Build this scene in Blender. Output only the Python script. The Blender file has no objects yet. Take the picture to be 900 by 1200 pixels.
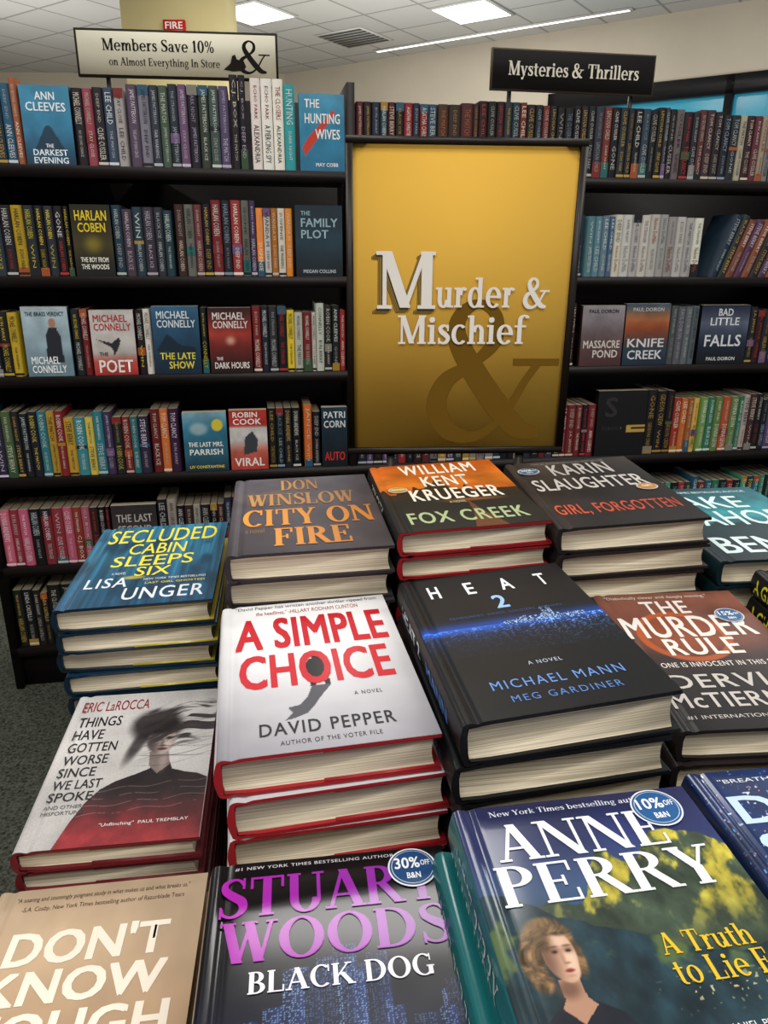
import bpy, numpy as np, random
from math import *
from mathutils import Matrix, Vector
random.seed(11)
ZC=1.38            # camera height above the floor
sc=bpy.context.scene
try:
    sc.view_settings.view_transform='Standard'; sc.view_settings.look='None'
except Exception: pass

# ------------------------------------------------------------ colours / materials
def lin(c):
    c=np.asarray(c,float)
    return np.where(c<=.04045,c/12.92,((c+.055)/1.055)**2.4)
def hx(h):
    h=h.lstrip('#'); return tuple(int(h[i:i+2],16)/255 for i in (0,2,4))
def C(c): return hx(c) if isinstance(c,str) else tuple(c)

def newmat(name):
    m=bpy.data.materials.new(name); m.use_nodes=True
    return m,m.node_tree,m.node_tree.nodes['Principled BSDF']
def jacket(name,rough,coat=0,bump=.0,spec=.5):
    m,nt,b=newmat(name)
    a=nt.nodes.new('ShaderNodeAttribute'); a.attribute_name='Col'
    nt.links.new(a.outputs['Color'],b.inputs['Base Color'])
    b.inputs['Roughness'].default_value=rough; b.inputs['Specular IOR Level'].default_value=spec
    b.inputs['Coat Weight'].default_value=coat; b.inputs['Coat Roughness'].default_value=.1
    if bump:
        tc=nt.nodes.new('ShaderNodeTexCoord'); n=nt.nodes.new('ShaderNodeTexNoise'); n.inputs['Scale'].default_value=14; n.inputs['Detail'].default_value=1
        bp=nt.nodes.new('ShaderNodeBump'); bp.inputs['Strength'].default_value=bump; bp.inputs['Distance'].default_value=.01
        nt.links.new(tc.outputs['Object'],n.inputs['Vector']); nt.links.new(n.outputs['Fac'],bp.inputs['Height']); nt.links.new(bp.outputs['Normal'],b.inputs['Normal'])
    return m
M_MATTE=jacket('jacket_matte',.42,.03,.12,.2)
M_GLOSS=jacket('jacket_gloss',.30,.42,.16,.25)
M_SPINE=jacket('shelf_book_cover',.5,0,0,.35)
def pages_mat():
    m,nt,b=newmat('page_block')
    tc=nt.nodes.new('ShaderNodeTexCoord'); mp=nt.nodes.new('ShaderNodeMapping'); mp.inputs['Scale'].default_value=(6,6,1400)
    n=nt.nodes.new('ShaderNodeTexNoise'); n.inputs['Scale'].default_value=1; n.inputs['Detail'].default_value=2
    r=nt.nodes.new('ShaderNodeValToRGB')
    r.color_ramp.elements[0].position=.3; r.color_ramp.elements[0].color=(*lin(hx('#a2947a')),1)
    r.color_ramp.elements[1].position=.7; r.color_ramp.elements[1].color=(*lin(hx('#dfd4bc')),1)
    nt.links.new(tc.outputs['Object'],mp.inputs['Vector']); nt.links.new(mp.outputs['Vector'],n.inputs['Vector'])
    nt.links.new(n.outputs['Fac'],r.inputs['Fac']); nt.links.new(r.outputs['Color'],b.inputs['Base Color'])
    b.inputs['Roughness'].default_value=.85
    return m
M_PAGE=pages_mat()
def plain(name,col,rough=.6,noise=None,emit=0,metal=0,spec=.5):
    m,nt,b=newmat(name); c=lin(C(col))
    b.inputs['Roughness'].default_value=rough; b.inputs['Metallic'].default_value=metal; b.inputs['Specular IOR Level'].default_value=spec
    if noise:
        sc_,amt,strch=noise
        tc=nt.nodes.new('ShaderNodeTexCoord'); mp=nt.nodes.new('ShaderNodeMapping'); mp.inputs['Scale'].default_value=strch
        n=nt.nodes.new('ShaderNodeTexNoise'); n.inputs['Scale'].default_value=sc_; n.inputs['Detail'].default_value=4
        r=nt.nodes.new('ShaderNodeValToRGB')
        r.color_ramp.elements[0].position=.3; r.color_ramp.elements[0].color=(*(c*(1-amt)),1)
        r.color_ramp.elements[1].position=.7; r.color_ramp.elements[1].color=(*np.clip(c*(1+amt),0,1),1)
        nt.links.new(tc.outputs['Object'],mp.inputs['Vector']); nt.links.new(mp.outputs['Vector'],n.inputs['Vector'])
        nt.links.new(n.outputs['Fac'],r.inputs['Fac']); nt.links.new(r.outputs['Color'],b.inputs['Base Color'])
    else: b.inputs['Base Color'].default_value=(*c,1)
    if emit:
        b.inputs['Emission Color'].default_value=(*c,1); b.inputs['Emission Strength'].default_value=emit
    return m
M_WOOD=plain('dark_wood','#150f0e',.5,(6,.35,(1,12,12)),spec=.25)
M_TABLE=plain('table_wood','#2c1d16',.4,(5,.4,(1,10,10)))

# ------------------------------------------------------------ mesh builder
class MB:
    def __init__(s): s.V=[];s.Cc=[];s.F=[];s.n=0;s.mats=[]
    def mi(s,m):
        if m not in s.mats: s.mats.append(m)
        return s.mats.index(m)
    def add(s,V,F,col,mat,M=None):
        V=np.asarray(V,float)
        if M is not None:
            Mn=np.array(M); V=V@Mn[:3,:3].T+Mn[:3,3]
        col=np.asarray(C(col) if isinstance(col,str) else col,float)
        if col.ndim==1: col=np.tile(col,(len(V),1))
        k=s.mi(mat)
        groups={}
        if isinstance(F,np.ndarray): groups[F.shape[1]]=F
        else:
            for f in F: groups.setdefault(len(f),[]).append(f)
        for kk,ff in groups.items(): s.F.append((np.asarray(ff,int)+s.n,k))
        s.V.append(V); s.Cc.append(lin(col)); s.n+=len(V)
    def box(s,x0,x1,y0,y1,z0,z1,col,mat,M=None):
        V=[(x,y,z) for x in (x0,x1) for y in (y0,y1) for z in (z0,z1)]
        F=[(0,1,3,2),(4,6,7,5),(0,4,5,1),(2,3,7,6),(0,2,6,4),(1,5,7,3)]
        s.add(V,F,col,mat,M)
    def mesh(s,name):
        me=bpy.data.meshes.new(name)
        V=np.concatenate(s.V); me.vertices.add(len(V)); me.vertices.foreach_set('co',V.ravel())
        loops=np.concatenate([f.ravel() for f,_ in s.F]); tot=np.concatenate([np.full(len(f),f.shape[1]) for f,_ in s.F])
        mi=np.concatenate([np.full(len(f),k) for f,k in s.F])
        st=np.concatenate([[0],np.cumsum(tot)[:-1]])
        me.loops.add(len(loops)); me.loops.foreach_set('vertex_index',loops.astype(np.int32))
        me.polygons.add(len(tot)); me.polygons.foreach_set('loop_start',st.astype(np.int32))
        try: me.polygons.foreach_set('loop_total',tot.astype(np.int32))
        except Exception: pass
        me.polygons.foreach_set('material_index',mi.astype(np.int32))
        me.update(calc_edges=True)
        at=me.color_attributes.new('Col','FLOAT_COLOR','POINT')
        cc=np.c_[np.concatenate(s.Cc),np.ones(len(V))]; at.data.foreach_set('color',cc.ravel())
        for m in s.mats: me.materials.append(m)
        me.validate(); return me
    def obj(s,name,M=None):
        o=bpy.data.objects.new(name,s.mesh(name)); sc.collection.objects.link(o)
        if M is not None: o.matrix_world=M
        return o

# text meshes are (verts[n,3] with the third column = print layer, faces)
def embolden(V,F,b,nl):
    if not b: return V,F
    n=len(V); VV=[];FF=[]
    for i,(dx,dy) in enumerate(((1,.6),(-1,.6),(1,-.6),(-1,-.6),(0,0))):
        VV.append(V+np.array([dx*b,dy*b,i*nl])); FF+=[tuple(j+i*n for j in f) for f in F]
    return np.concatenate(VV),FF
_tc={}
def sans(txt,bold=0.0,space=1.0,res=3):
    key=(txt,bold,space,res)
    if key in _tc: return _tc[key]
    cu=bpy.data.curves.new('t','FONT'); cu.body=txt; cu.size=1; cu.space_character=space+bold*1.5; cu.resolution_u=res; cu.fill_mode='BOTH'
    ob=bpy.data.objects.new('t',cu); sc.collection.objects.link(ob)
    dg=bpy.context.evaluated_depsgraph_get(); ev=ob.evaluated_get(dg); me=ev.to_mesh()
    V=np.zeros(len(me.vertices)*3); me.vertices.foreach_get('co',V); V=V.reshape(-1,3).copy(); V[:,2]=0
    F=[tuple(p.vertices) for p in me.polygons]
    ev.to_mesh_clear(); bpy.data.objects.remove(ob); bpy.data.curves.remove(cu)
    _tc[key]=embolden(V,F,bold,1); return _tc[key]

# ------------------------------------------------------------ serif stroke font
TT=.165; tt=.055
def glyph(ch):
    Q=[];Lq=[];cnt=[0]
    def done():
        while len(Lq)<len(Q): Lq.append(cnt[0])
        cnt[0]+=1
    def R(x0,y0,x1,y1): Q.append([(x0,y0),(x1,y0),(x1,y1),(x0,y1)]);done()
    def L(x0,y0,x1,y1,w): Q.append([(x0-w/2,y0),(x0+w/2,y0),(x1+w/2,y1),(x1-w/2,y1)]);done()
    def A(cx,cy,rx,ry,a0,a1,T=TT,t=tt):
        n=max(3,int(abs(a1-a0)/14)); p=[]
        for i in range(n+1):
            a=radians(a0+(a1-a0)*i/n); p.append(((cx+rx*cos(a),cy+ry*sin(a)),(cx+(rx-T)*cos(a),cy+(ry-t)*sin(a))))
        for i in range(n): Q.append([p[i][0],p[i+1][0],p[i+1][1],p[i][1]])
        done()
    def F(x,y,h=.14): R(x-h,y,x+h,y+.05)
    def P(pts,ws,n=6):
        pts=[np.array(p,float) for p in pts]; pp=[2*pts[0]-pts[1]]+pts+[2*pts[-1]-pts[-2]]; out=[];w=[]
        for i in range(len(pts)-1):
            a,b,c,d=pp[i:i+4]
            for j in range(n+(i==len(pts)-2)):
                u=j/n; out.append(.5*((2*b)+(-a+c)*u+(2*a-5*b+4*c-d)*u*u+(-a+3*b-3*c+d)*u**3)); w.append(ws[i]*(1-u)+ws[i+1]*u)
        out=np.array(out); d=np.gradient(out,axis=0); d/=np.linalg.norm(d,axis=1)[:,None]+1e-9
        nn=np.c_[-d[:,1],d[:,0]]*np.array(w)[:,None]/2
        N=len(out)-1
        for i in range(N):
            Q.append([tuple(out[i]+nn[i]),tuple(out[i+1]+nn[i+1]),tuple(out[i+1]-nn[i+1]),tuple(out[i]-nn[i])])
            if i%max(1,N//4)==0: done()
        done()
    st=lambda x,y1=1: R(x-TT/2,0,x+TT/2,y1)
    x=.66; T2=.14
    w=.7
    if ch==' ': w=.32
    elif ch=='A': L(.08,0,.37,1,.06);L(.38,1,.68,0,.18);R(.17,.3,.57,.355);F(.08,0,.11);F(.68,0,.15);w=.82
    elif ch=='B': st(.14);A(.3,.75,.27,.25,-90,90);A(.3,.265,.33,.265,-90,90);R(.01,0,.3,.05);R(.01,.95,.3,1);R(.1,.48,.3,.53);w=.68
    elif ch=='C': A(.43,.5,.41,.52,48,312);R(.67,.68,.71,1);w=.78
    elif ch=='D': st(.14);A(.32,.5,.45,.5,-90,90);R(.01,0,.33,.05);R(.01,.95,.33,1);w=.82
    elif ch=='E': st(.14);R(.01,.95,.6,1);R(.01,0,.62,.05);R(.2,.48,.45,.53);R(.56,.74,.6,1);R(.58,0,.62,.28);R(.41,.38,.45,.63);w=.7
    elif ch=='F': st(.14);R(.01,.95,.6,1);R(.2,.48,.45,.53);R(.56,.74,.6,1);R(.41,.38,.45,.63);F(.14,0);w=.64
    elif ch=='G': A(.43,.5,.41,.52,48,312);R(.67,.68,.71,1);R(.6,.03,.76,.42);F(.68,.4);w=.86
    elif ch=='H': st(.14);st(.7);R(.14,.48,.7,.53);[F(a,b) for a in(.14,.7) for b in (0,.95)];w=.88
    elif ch=='I': st(.17);F(.17,0);F(.17,.95);w=.38
    elif ch=='K': st(.14);L(.2,.38,.62,1,.06);L(.36,.55,.72,0,.19);F(.14,0);F(.14,.95);F(.62,.95,.12);F(.72,0);w=.84
    elif ch=='L': st(.14);F(.14,.95);R(.01,0,.6,.05);R(.56,0,.6,.3);w=.66
    elif ch=='M': R(.1,0,.15,1);L(.16,1,.5,.02,.17);L(.5,.02,.84,1,.06);R(.8,0,.97,1);F(.125,0,.12);F(.885,0,.15);F(.1,.95,.11);F(.9,.95,.12);w=1.07
    elif ch=='N': R(.1,0,.155,1);L(.16,1,.73,0,.19);R(.72,0,.775,1);F(.125,0,.12);F(.1,.95,.11);F(.75,.95,.12);w=.9
    elif ch=='O': A(.43,.5,.42,.52,0,360);w=.88
    elif ch=='P': st(.14);A(.3,.74,.32,.26,-90,90);R(.01,.95,.3,1);R(.15,.48,.3,.53);F(.14,0);w=.67
    elif ch=='R': st(.14);A(.3,.75,.31,.25,-90,90);R(.01,.95,.3,1);R(.15,.5,.3,.55);L(.36,.52,.68,0,.18);F(.14,0);F(.7,0,.12);w=.8
    elif ch=='S': P([(.52,.82),(.42,.95),(.28,.975),(.12,.88),(.13,.7),(.3,.54),(.48,.4),(.52,.22),(.42,.07),(.26,.02),(.1,.1),(.06,.24)],[.05,.05,.055,.1,.15,.19,.19,.15,.08,.055,.05,.04]);R(.5,.72,.53,1);R(.04,0,.07,.28);w=.62
    elif ch=='T': st(.36);R(.01,.95,.71,1);R(.01,.7,.045,1);R(.675,.7,.71,1);F(.36,0);w=.74
    elif ch=='U': R(.08,.3,.245,1);A(.4,.33,.32,.35,180,360,.165,.06);R(.665,.3,.72,1);F(.16,.95);F(.69,.95,.12);w=.82
    elif ch=='V': L(.1,1,.36,0,.18);L(.38,0,.62,1,.06);F(.1,.95);F(.62,.95,.12);w=.72
    elif ch=='W': L(.1,1,.32,0,.17);L(.34,0,.54,1,.055);L(.5,1,.72,0,.17);L(.74,0,.94,1,.055);F(.1,.95);F(.52,.95);F(.94,.95,.1);w=1.04
    elif ch=='Y': L(.1,1,.38,.42,.18);L(.38,.42,.64,1,.06);R(.3,0,.465,.46);F(.38,0);F(.1,.95);F(.64,.95,.12);w=.76
    elif ch=='1': st(.22);F(.22,0);L(.08,.8,.2,.97,.08);w=.46
    elif ch=='0': A(.32,.5,.3,.52,0,360);w=.66
    elif ch=='%': A(.2,.75,.18,.25,0,360,.1,.05);A(.68,.25,.18,.25,0,360,.1,.05);L(.22,0,.66,1,.06);w=.9
    elif ch=='&': P([(.86,.56),(.76,.42),(.60,.16),(.38,.0),(.16,.04),(.05,.22),(.12,.42),(.34,.56),(.5,.72),(.5,.9),(.36,.985),(.22,.9),(.2,.74),(.34,.5),(.54,.24),(.72,.06),(.90,.015)],[.045,.045,.05,.07,.13,.16,.12,.06,.10,.08,.05,.1,.14,.17,.18,.15,.07],10);R(.66,.54,1.02,.585);w=1.04
    elif ch=='a': R(.36,0,.5,.44);A(.28,.44,.22,.23,0,165,T2,.05);A(.25,.18,.22,.2,0,360,.13,.05);F(.5,0,.09);w=.6
    elif ch=='b': R(.08,0,.22,1);A(.36,.33,.28,.35,0,360,T2,.05);F(.1,.95,.1);w=.68
    elif ch=='c': A(.32,.33,.3,.35,50,315,T2,.05);w=.58
    elif ch=='d': A(.31,.33,.28,.35,0,360,T2,.05);R(.44,0,.58,1);F(.57,0,.11);F(.44,.95,.11);w=.7
    elif ch=='e': A(.32,.33,.3,.35,-2,318,T2,.05);R(.1,.33,.6,.385);w=.64
    elif ch=='f': R(.12,0,.26,.84);A(.35,.82,.23,.21,35,180,T2,.05);R(0,.6,.42,.65);F(.19,0);w=.42
    elif ch=='g': A(.29,.43,.25,.25,0,360,.13,.05);A(.3,-.14,.28,.18,0,360,.1,.06);R(.42,.58,.62,.64);L(.12,.02,.2,.24,.08);R(.12,.0,.42,.07);w=.62
    elif ch=='h': R(.08,0,.22,1);A(.39,.42,.22,.25,0,180,T2,.05);R(.47,0,.61,.43);F(.15,0);F(.54,0);F(.1,.95,.1);w=.7
    elif ch=='i': R(.09,0,.23,x);F(.16,0);R(.01,.61,.16,x);A(.16,.85,.09,.09,0,360,.09,.09);w=.33
    elif ch=='l': R(.09,0,.23,1);F(.16,0);R(.01,.95,.16,1);w=.33
    elif ch=='m': R(.08,0,.22,x);A(.36,.42,.2,.25,0,180,T2,.05);R(.42,0,.56,.43);A(.7,.42,.2,.25,0,180,T2,.05);R(.76,0,.9,.43);F(.15,0,.11);F(.49,0,.11);F(.83,0,.11);R(.01,.61,.12,x);w=.98
    elif ch=='n': R(.08,0,.22,x);A(.39,.42,.22,.25,0,180,T2,.05);R(.47,0,.61,.43);F(.15,0);F(.54,0);R(.01,.61,.12,x);w=.7
    elif ch=='o': A(.32,.33,.3,.35,0,360,T2,.05);w=.64
    elif ch=='r': R(.08,0,.22,x);A(.36,.42,.2,.25,50,180,T2,.06);F(.15,0);R(.01,.61,.12,x);w=.48
    elif ch=='s': P([(.4,.55),(.3,.64),(.18,.63),(.1,.54),(.16,.42),(.3,.32),(.4,.2),(.34,.06),(.22,.02),(.1,.06),(.05,.15)],[.05,.05,.08,.12,.14,.15,.13,.1,.06,.05,.04]);R(.38,.46,.41,.67);R(.04,0,.07,.2);w=.48
    elif ch=='t': R(.12,.12,.26,.86);A(.3,.16,.18,.18,180,300,T2,.05);R(0,.6,.4,.65);w=.43
    elif ch=='u': R(.08,.2,.22,x);A(.3,.24,.22,.26,180,360,T2,.05);R(.46,0,.6,x);F(.6,0,.09);R(.0,.61,.12,x);R(.38,.61,.5,x);w=.7
    elif ch=='v': L(.1,x,.3,0,.15);L(.32,0,.5,x,.055);F(.1,.61,.12);F(.5,.61,.1);w=.6
    elif ch=='w': L(.1,x,.28,0,.14);L(.3,0,.46,x,.055);L(.44,x,.62,0,.14);L(.64,0,.8,x,.055);F(.1,.61,.12);F(.8,.61,.1);w=.88
    elif ch=='k': R(.08,0,.22,1);L(.2,.25,.48,x,.06);L(.3,.38,.58,0,.15);F(.15,0);F(.1,.95,.1);F(.58,0,.1);F(.48,.61,.1);w=.66
    elif ch=='y': L(.1,x,.32,0,.15);L(.2,-.28,.52,x,.055);F(.1,.61,.12);F(.52,.61,.1);A(.16,-.22,.08,.08,0,360,.08,.08);w=.62
    else: w=.3
    return Q,w,Lq
_sc={}
def serif(txt,space=.03,bold=0):
    k=(txt,space,bold)
    if k in _sc: return _sc[k]
    V=[];F=[];x=0
    for gi,ch in enumerate(txt):
        Q,w,Lq=glyph(ch)
        for q,l in zip(Q,Lq):
            n=len(V); V+=[(x+a,b,l*2+gi%2) for a,b in q]; F.append((n,n+1,n+2,n+3))
        x+=w+space+bold
    _sc[k]=embolden(np.array(V,float),F,bold,24); return _sc[k]
LAY=4e-6
def fit(tm,x0,x1,y0,y1):
    V,F=tm; lo=V.min(0); hi=V.max(0)
    P=np.empty_like(V); P[:,0]=(V[:,0]-lo[0])/(hi[0]-lo[0])*(x1-x0)+x0; P[:,1]=(V[:,1]-lo[1])/(hi[1]-lo[1])*(y1-y0)+y0; P[:,2]=V[:,2]*LAY
    return P,F

# ------------------------------------------------------------ painting helpers
_tab=np.random.RandomState(3).rand(64,64)
def vn(x,y,sd=0):
    x=x+sd*7.31; y=y+sd*3.77
    xi=np.floor(x).astype(int); yi=np.floor(y).astype(int); fx=x-xi; fy=y-yi
    fx=fx*fx*(3-2*fx); fy=fy*fy*(3-2*fy)
    g=lambda a,b:_tab[a%64,b%64]
    return (g(xi,yi)*(1-fx)+g(xi+1,yi)*fx)*(1-fy)+(g(xi,yi+1)*(1-fx)+g(xi+1,yi+1)*fx)*fy
def fbm(x,y,sd=0,o=4):
    s=0;a=.5
    for i in range(o): s=s+a*vn(x*2**i,y*2**i,sd+i); a*=.5
    return s/(1-.5**o)
def ss(a,b,x): u=np.clip((x-a)/(b-a),0,1); return u*u*(3-2*u)
def mix(base,col,m):
    col=np.asarray(C(col)) if isinstance(col,(str,tuple)) else col
    return base*(1-m[...,None])+col*m[...,None]
def solid(S,c): return np.tile(np.asarray(C(c),float),S.shape+(1,))
def el(S,T,cx,cy,rx,ry,soft=.15,rot=0):
    dx=S-cx;dy=(T-cy)*1.5; ry=ry*1.5; c,s=cos(rot),sin(rot)
    u=(dx*c+dy*s)/rx; v=(-dx*s+dy*c)/ry
    return 1-ss(1-soft,1+soft,np.sqrt(u*u+v*v))
def pm(S,T,pts):
    ins=np.zeros(S.shape,bool); n=len(pts)
    for i in range(n):
        x1,y1=pts[i];x2,y2=pts[(i+1)%n]
        if y1==y2: continue
        c=((T>=min(y1,y2))&(T<max(y1,y2)))&(S<(T-y1)/(y2-y1)*(x2-x1)+x1)
        ins^=c
    return ins.astype(float)
def vgrad(S,T,stops):
    ts=[a for a,_ in stops]; cs=np.array([C(c) for _,c in stops])
    return np.stack([np.interp(T,ts,cs[:,i]) for i in range(3)],-1)

# ------------------------------------------------------------ hardcover books
def hz(x,W):  # jacket surface height with hinge groove
    d=x+W/2
    return np.where(d<.004,-.0016*((.004-d)/.004)**2,0)-.0013*np.exp(-((d-.0105)/.0028)**2)
def book_geo(mb,W,H,th,col,edge,mat,M=None,spine_text=None,flap=None):
    L=-W/2
    top=[(W/2,-.0002),(W/2-.001,0),(L+.03,0)]+[(L+a,float(hz(np.array(L+a),W))) for a in (.016,.0125,.0105,.0085,.006,.004,.002,0)]
    zt=top[-1][1]
    sp=[(L-.0028*sin(pi*u),zt-(th+2*zt)*u) for u in (.08,.2,.35,.5,.65,.8,.92)]
    bot=[(x,-th-z) for x,z in reversed(top)]
    outer=top+sp+bot
    bt=.0028
    inner=[(W/2,-bt),(L+.02,-bt),(L+.004,-bt-.001),(L+.002,-th/2),(L+.004,-th+bt+.001),(L+.02,-th+bt),(W/2,-th+bt)]
    n=len(outer)
    V=[(x,y,z) for y in (-H/2,H/2) for x,z in outer]
    F=[(i,i+1,n+i+1,n+i) for i in range(n-1)]
    mb.add(V,F,col,mat,M)
    m=len(inner); V=[(x,y,z) for y in (-H/2,H/2) for x,z in inner]
    mb.add(V,[(i,i+1,m+i+1,m+i) for i in range(m-1)],edge,mat,M)
    for y in (-H/2,H/2):
        o=[outer[0]]+[outer[i] for i in range(2,n-2,1)]+[outer[-1]]
        inn=[]
        for (x,z) in o:
            if z>-th*.06: inn.append((max(x,L+.004),-bt))
            elif z<-th*.94: inn.append((max(x,L+.004),-th+bt))
            else: inn.append((L+.003,min(-bt,max(-th+bt,z))))
        V=[(x,y,z) for x,z in o]+[(x,y,z) for x,z in inn]; k=len(o)
        mb.add(V,[(i,i+1,k+i+1,k+i) for i in range(k-1)],edge,mat,M)
    for z0,z1 in ((-bt,-.0002),(-th+.0002,-th+bt)):
        mb.add([(W/2,-H/2,z0),(W/2,H/2,z0),(W/2,H/2,z1),(W/2,-H/2,z1)],[(0,1,2,3)],edge,mat,M)
    y0,y1=-H/2+.0035,H/2-.0035
    pr=[(L+.003,-bt),(W/2-.0045,-bt)]+[(W/2-.0045-.0022*sin(pi*u),-bt-(th-2*bt)*u) for u in (.2,.4,.6,.8)]+[(W/2-.0045,-th+bt),(L+.003,-th+bt)]
    k=len(pr); V=[(x,y,z) for y in (y0,y1) for x,z in pr]
    mb.add(V,[(i,(i+1)%k,k+(i+1)%k,k+i) for i in range(k)]+[tuple(range(k)),tuple(range(k,2*k))],'#e6dcc6',M_PAGE,M)
    if flap: # jacket flap folded inside, seen as a coloured strip over the pages
        mb.box(W/2-.085,W/2-.0008,-H/2+.0004,H/2-.0004,-bt-.0009,-bt-.0001,flap,mat,M)
        mb.box(W/2-.085,W/2-.0008,-H/2+.0004,H/2-.0004,-th+bt+.0001,-th+bt+.0009,flap,mat,M)
    if spine_text:
        for (s,font,a,b,c,hh) in spine_text:
            tm=serif(s) if font=='s' else sans(s,.02)
            V,Fq=fit(tm,a*H,b*H,-hh*th/2,hh*th/2)
            zc=V[:,1]; ub=.5-zc/th
            P=np.c_[L-.0028*np.sin(pi*np.clip(ub,0,1))-.0004-V[:,2], H/2-V[:,0], -th/2+zc]
            mb.add(P,Fq,c,mat,M)
def basis(x,y,z,yaw,tb=0,tc=0):
    a=radians(yaw)
    ex=Vector((cos(a),sin(a),tb)).normalized(); ey=Vector((-sin(a),cos(a),tc)); ey=(ey-ex*ey.dot(ex)).normalized(); ez=ex.cross(ey)
    return Matrix(((ex.x,ey.x,ez.x,x),(ex.y,ey.y,ez.y,y),(ex.z,ey.z,ez.z,z),(0,0,0,1)))
TABLE=ZC-.62
def qt(q,R): return q/(R-q*(R-1))
def stack(x,y,z,yaw,tb,tc,W,H,th,col,edge,paint,texts,R,mat=None,spine=None,flap=None,badges=(),res=.0009,under=None,jit=.004,off=(0,0)):
    mat=mat or M_MATTE
    z=z+ZC
    mb=MB(); book_geo(mb,W,H,th,col,edge,mat,None,spine,flap)
    nx=int(W/res); ny=int(H/res)
    xs=np.linspace(-W/2,W/2,nx+1); ys=np.linspace(-H/2,H/2,ny+1); X,Y=np.meshgrid(xs,ys)
    S=(X+W/2)/W; T=(Y+H/2)/H
    rgb=np.clip(paint(S,T),0,1)
    Z=hz(X,W)+.00025
    V=np.c_[X.ravel(),Y.ravel(),Z.ravel()]
    i,j=np.meshgrid(np.arange(nx),np.arange(ny)); a=(j*(nx+1)+i).ravel()
    mb.add(V,np.c_[a,a+1,a+nx+2,a+nx+1],rgb.reshape(-1,3),mat)
    for k,(s,font,s0,s1,q0,q1,c,*o) in enumerate(texts):
        tm=serif(s,.03,o[0] if o else 0) if font=='s' else sans(s,o[0] if o else .01,o[1] if len(o)>1 else 1)
        P,F=fit(tm,(s0-.5)*W,(s1-.5)*W,(qt(q0,R)-.5)*H,(qt(q1,R)-.5)*H)
        if isinstance(c,tuple) and isinstance(c[0],str):
            u=(P[:,0]-P[:,0].min())/np.ptp(P[:,0]); cc=np.array(C(c[0]))*(1-u[:,None])+np.array(C(c[1]))*u[:,None]
        else: cc=c
        P[:,2]+=.0005+.00001*k
        mb.add(P,F,cc,mat)
    for (s,q,r,c,lines) in badges:
        cx,cy=(s-.5)*W,(qt(q,R)-.5)*H
        for rr,cc,zz in ((r,'#d8dbe0',.0013),(r*.93,c,.00145),(r*.86,'#bfc8d0',.0016),(r*.83,c,.00175)):
            n=40; ring=[(cx+rr*cos(2*pi*i/n),cy+rr*sin(2*pi*i/n),zz) for i in range(n)]
            mb.add(ring,[tuple(range(n))],cc,mat)
        for (s_,x0,x1,y0,y1) in lines:
            P,F=fit(sans(s_,.02),cx+x0*r,cx+x1*r,cy+y0*r,cy+y1*r); P[:,2]+=.0019; mb.add(P,F,'#e6e8ea',mat)
    mb.obj('hardcover_book',basis(x,y,z,yaw,tb,tc))
    n=max(1,int(round((z-TABLE)/th))-1); h=z-th-.0006-TABLE; t2=h/n
    mb=MB()
    ucol,uedge=under or (col,edge)
    for k in range(n):
        f=1-(k+1)/(n+1)
        jx,jy=random.uniform(-jit,jit)*.7+off[0]*(k<3),random.uniform(-jit,jit)+off[1]*(k<3)
        zz=z-th-.0006-k*t2
        M=basis(x+jx,y+jy,zz,yaw+random.uniform(-1.2,1.2),tb*f,tc*f)
        book_geo(mb,W,H,t2-.0008,ucol,uedge,mat,M,spine,flap)
    mb.obj('book_stack')

def p_simple(S,T):
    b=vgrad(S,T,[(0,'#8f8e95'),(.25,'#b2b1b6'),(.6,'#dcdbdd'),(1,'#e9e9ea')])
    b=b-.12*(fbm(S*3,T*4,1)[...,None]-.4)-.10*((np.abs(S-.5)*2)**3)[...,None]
    k='#141316'
    b=mix(b,'#7e2226',el(S,T,.5,.475,.075,.05,.6)*.35)
    b=mix(b,k,el(S,T,.505,.535,.024,.018,.1))
    b=mix(b,k,pm(S,T,[(x,.345+(y-.425)*.8) for x,y in [(.47,.65),(.54,.65),(.575,.6),(.565,.53),(.545,.5),(.56,.45),(.56,.425),(.53,.425),(.52,.47),(.505,.48),(.49,.45),(.48,.42),(.45,.42),(.465,.5),(.44,.55),(.445,.61)]]))
    b=mix(b,'#34343a',pm(S,T,[(x,y-.08) for x,y in [(.46,.425),(.56,.425),(.50,.36),(.46,.31),(.42,.27),(.36,.25),(.31,.24),(.35,.28),(.33,.31),(.39,.32),(.43,.36)]])*.85)
    return b
def p_heat(S,T):
    b=solid(S,'#07080b'); hor=.55+.012*(fbm(S*6,T*0,3)-.5)
    g=np.exp(-(np.maximum(T-hor,0)/.045)**2)*(T>=hor)
    b=b+g[...,None]*np.array([.04,.20,.50])*(.5+.8*fbm(S*3,T*2,2))[...,None]
    b=b+(np.exp(-(np.maximum(hor-T,0)/.03))*(T<hor))[...,None]*np.array([.14,.36,.80])*.85
    plain_=np.exp(-(np.maximum(hor-T,0)/.11))*(T<hor)
    b=b+(plain_*fbm(S*9,T*40,8))[...,None]*np.array([.05,.16,.36])
    li=(vn(S*150,T*210,5)>.74)*plain_*(T<hor-.004)*(.4+.6*ss(.25,.8,S))
    b=b+li[...,None]*np.array([.45,.55,.7])
    bx=np.floor(S*70); bh=.012+.055*vn(bx*1.37,bx*0,4)**2*np.exp(-((S-.68)/.10)**2)*2.0
    sk=((T<hor+bh)&(T>hor-.012)&(S>.45)&(S<.9)).astype(float)
    b=mix(b,(.10,.17,.30),sk*.9); b=b+(sk*(vn(S*220,T*300,6)>.6))[...,None]*np.array([.5,.55,.6])
    b=mix(b,'#05070a',(T<.34+.03*fbm(S*4,T*0,9)).astype(float)*.6)
    return b
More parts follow.
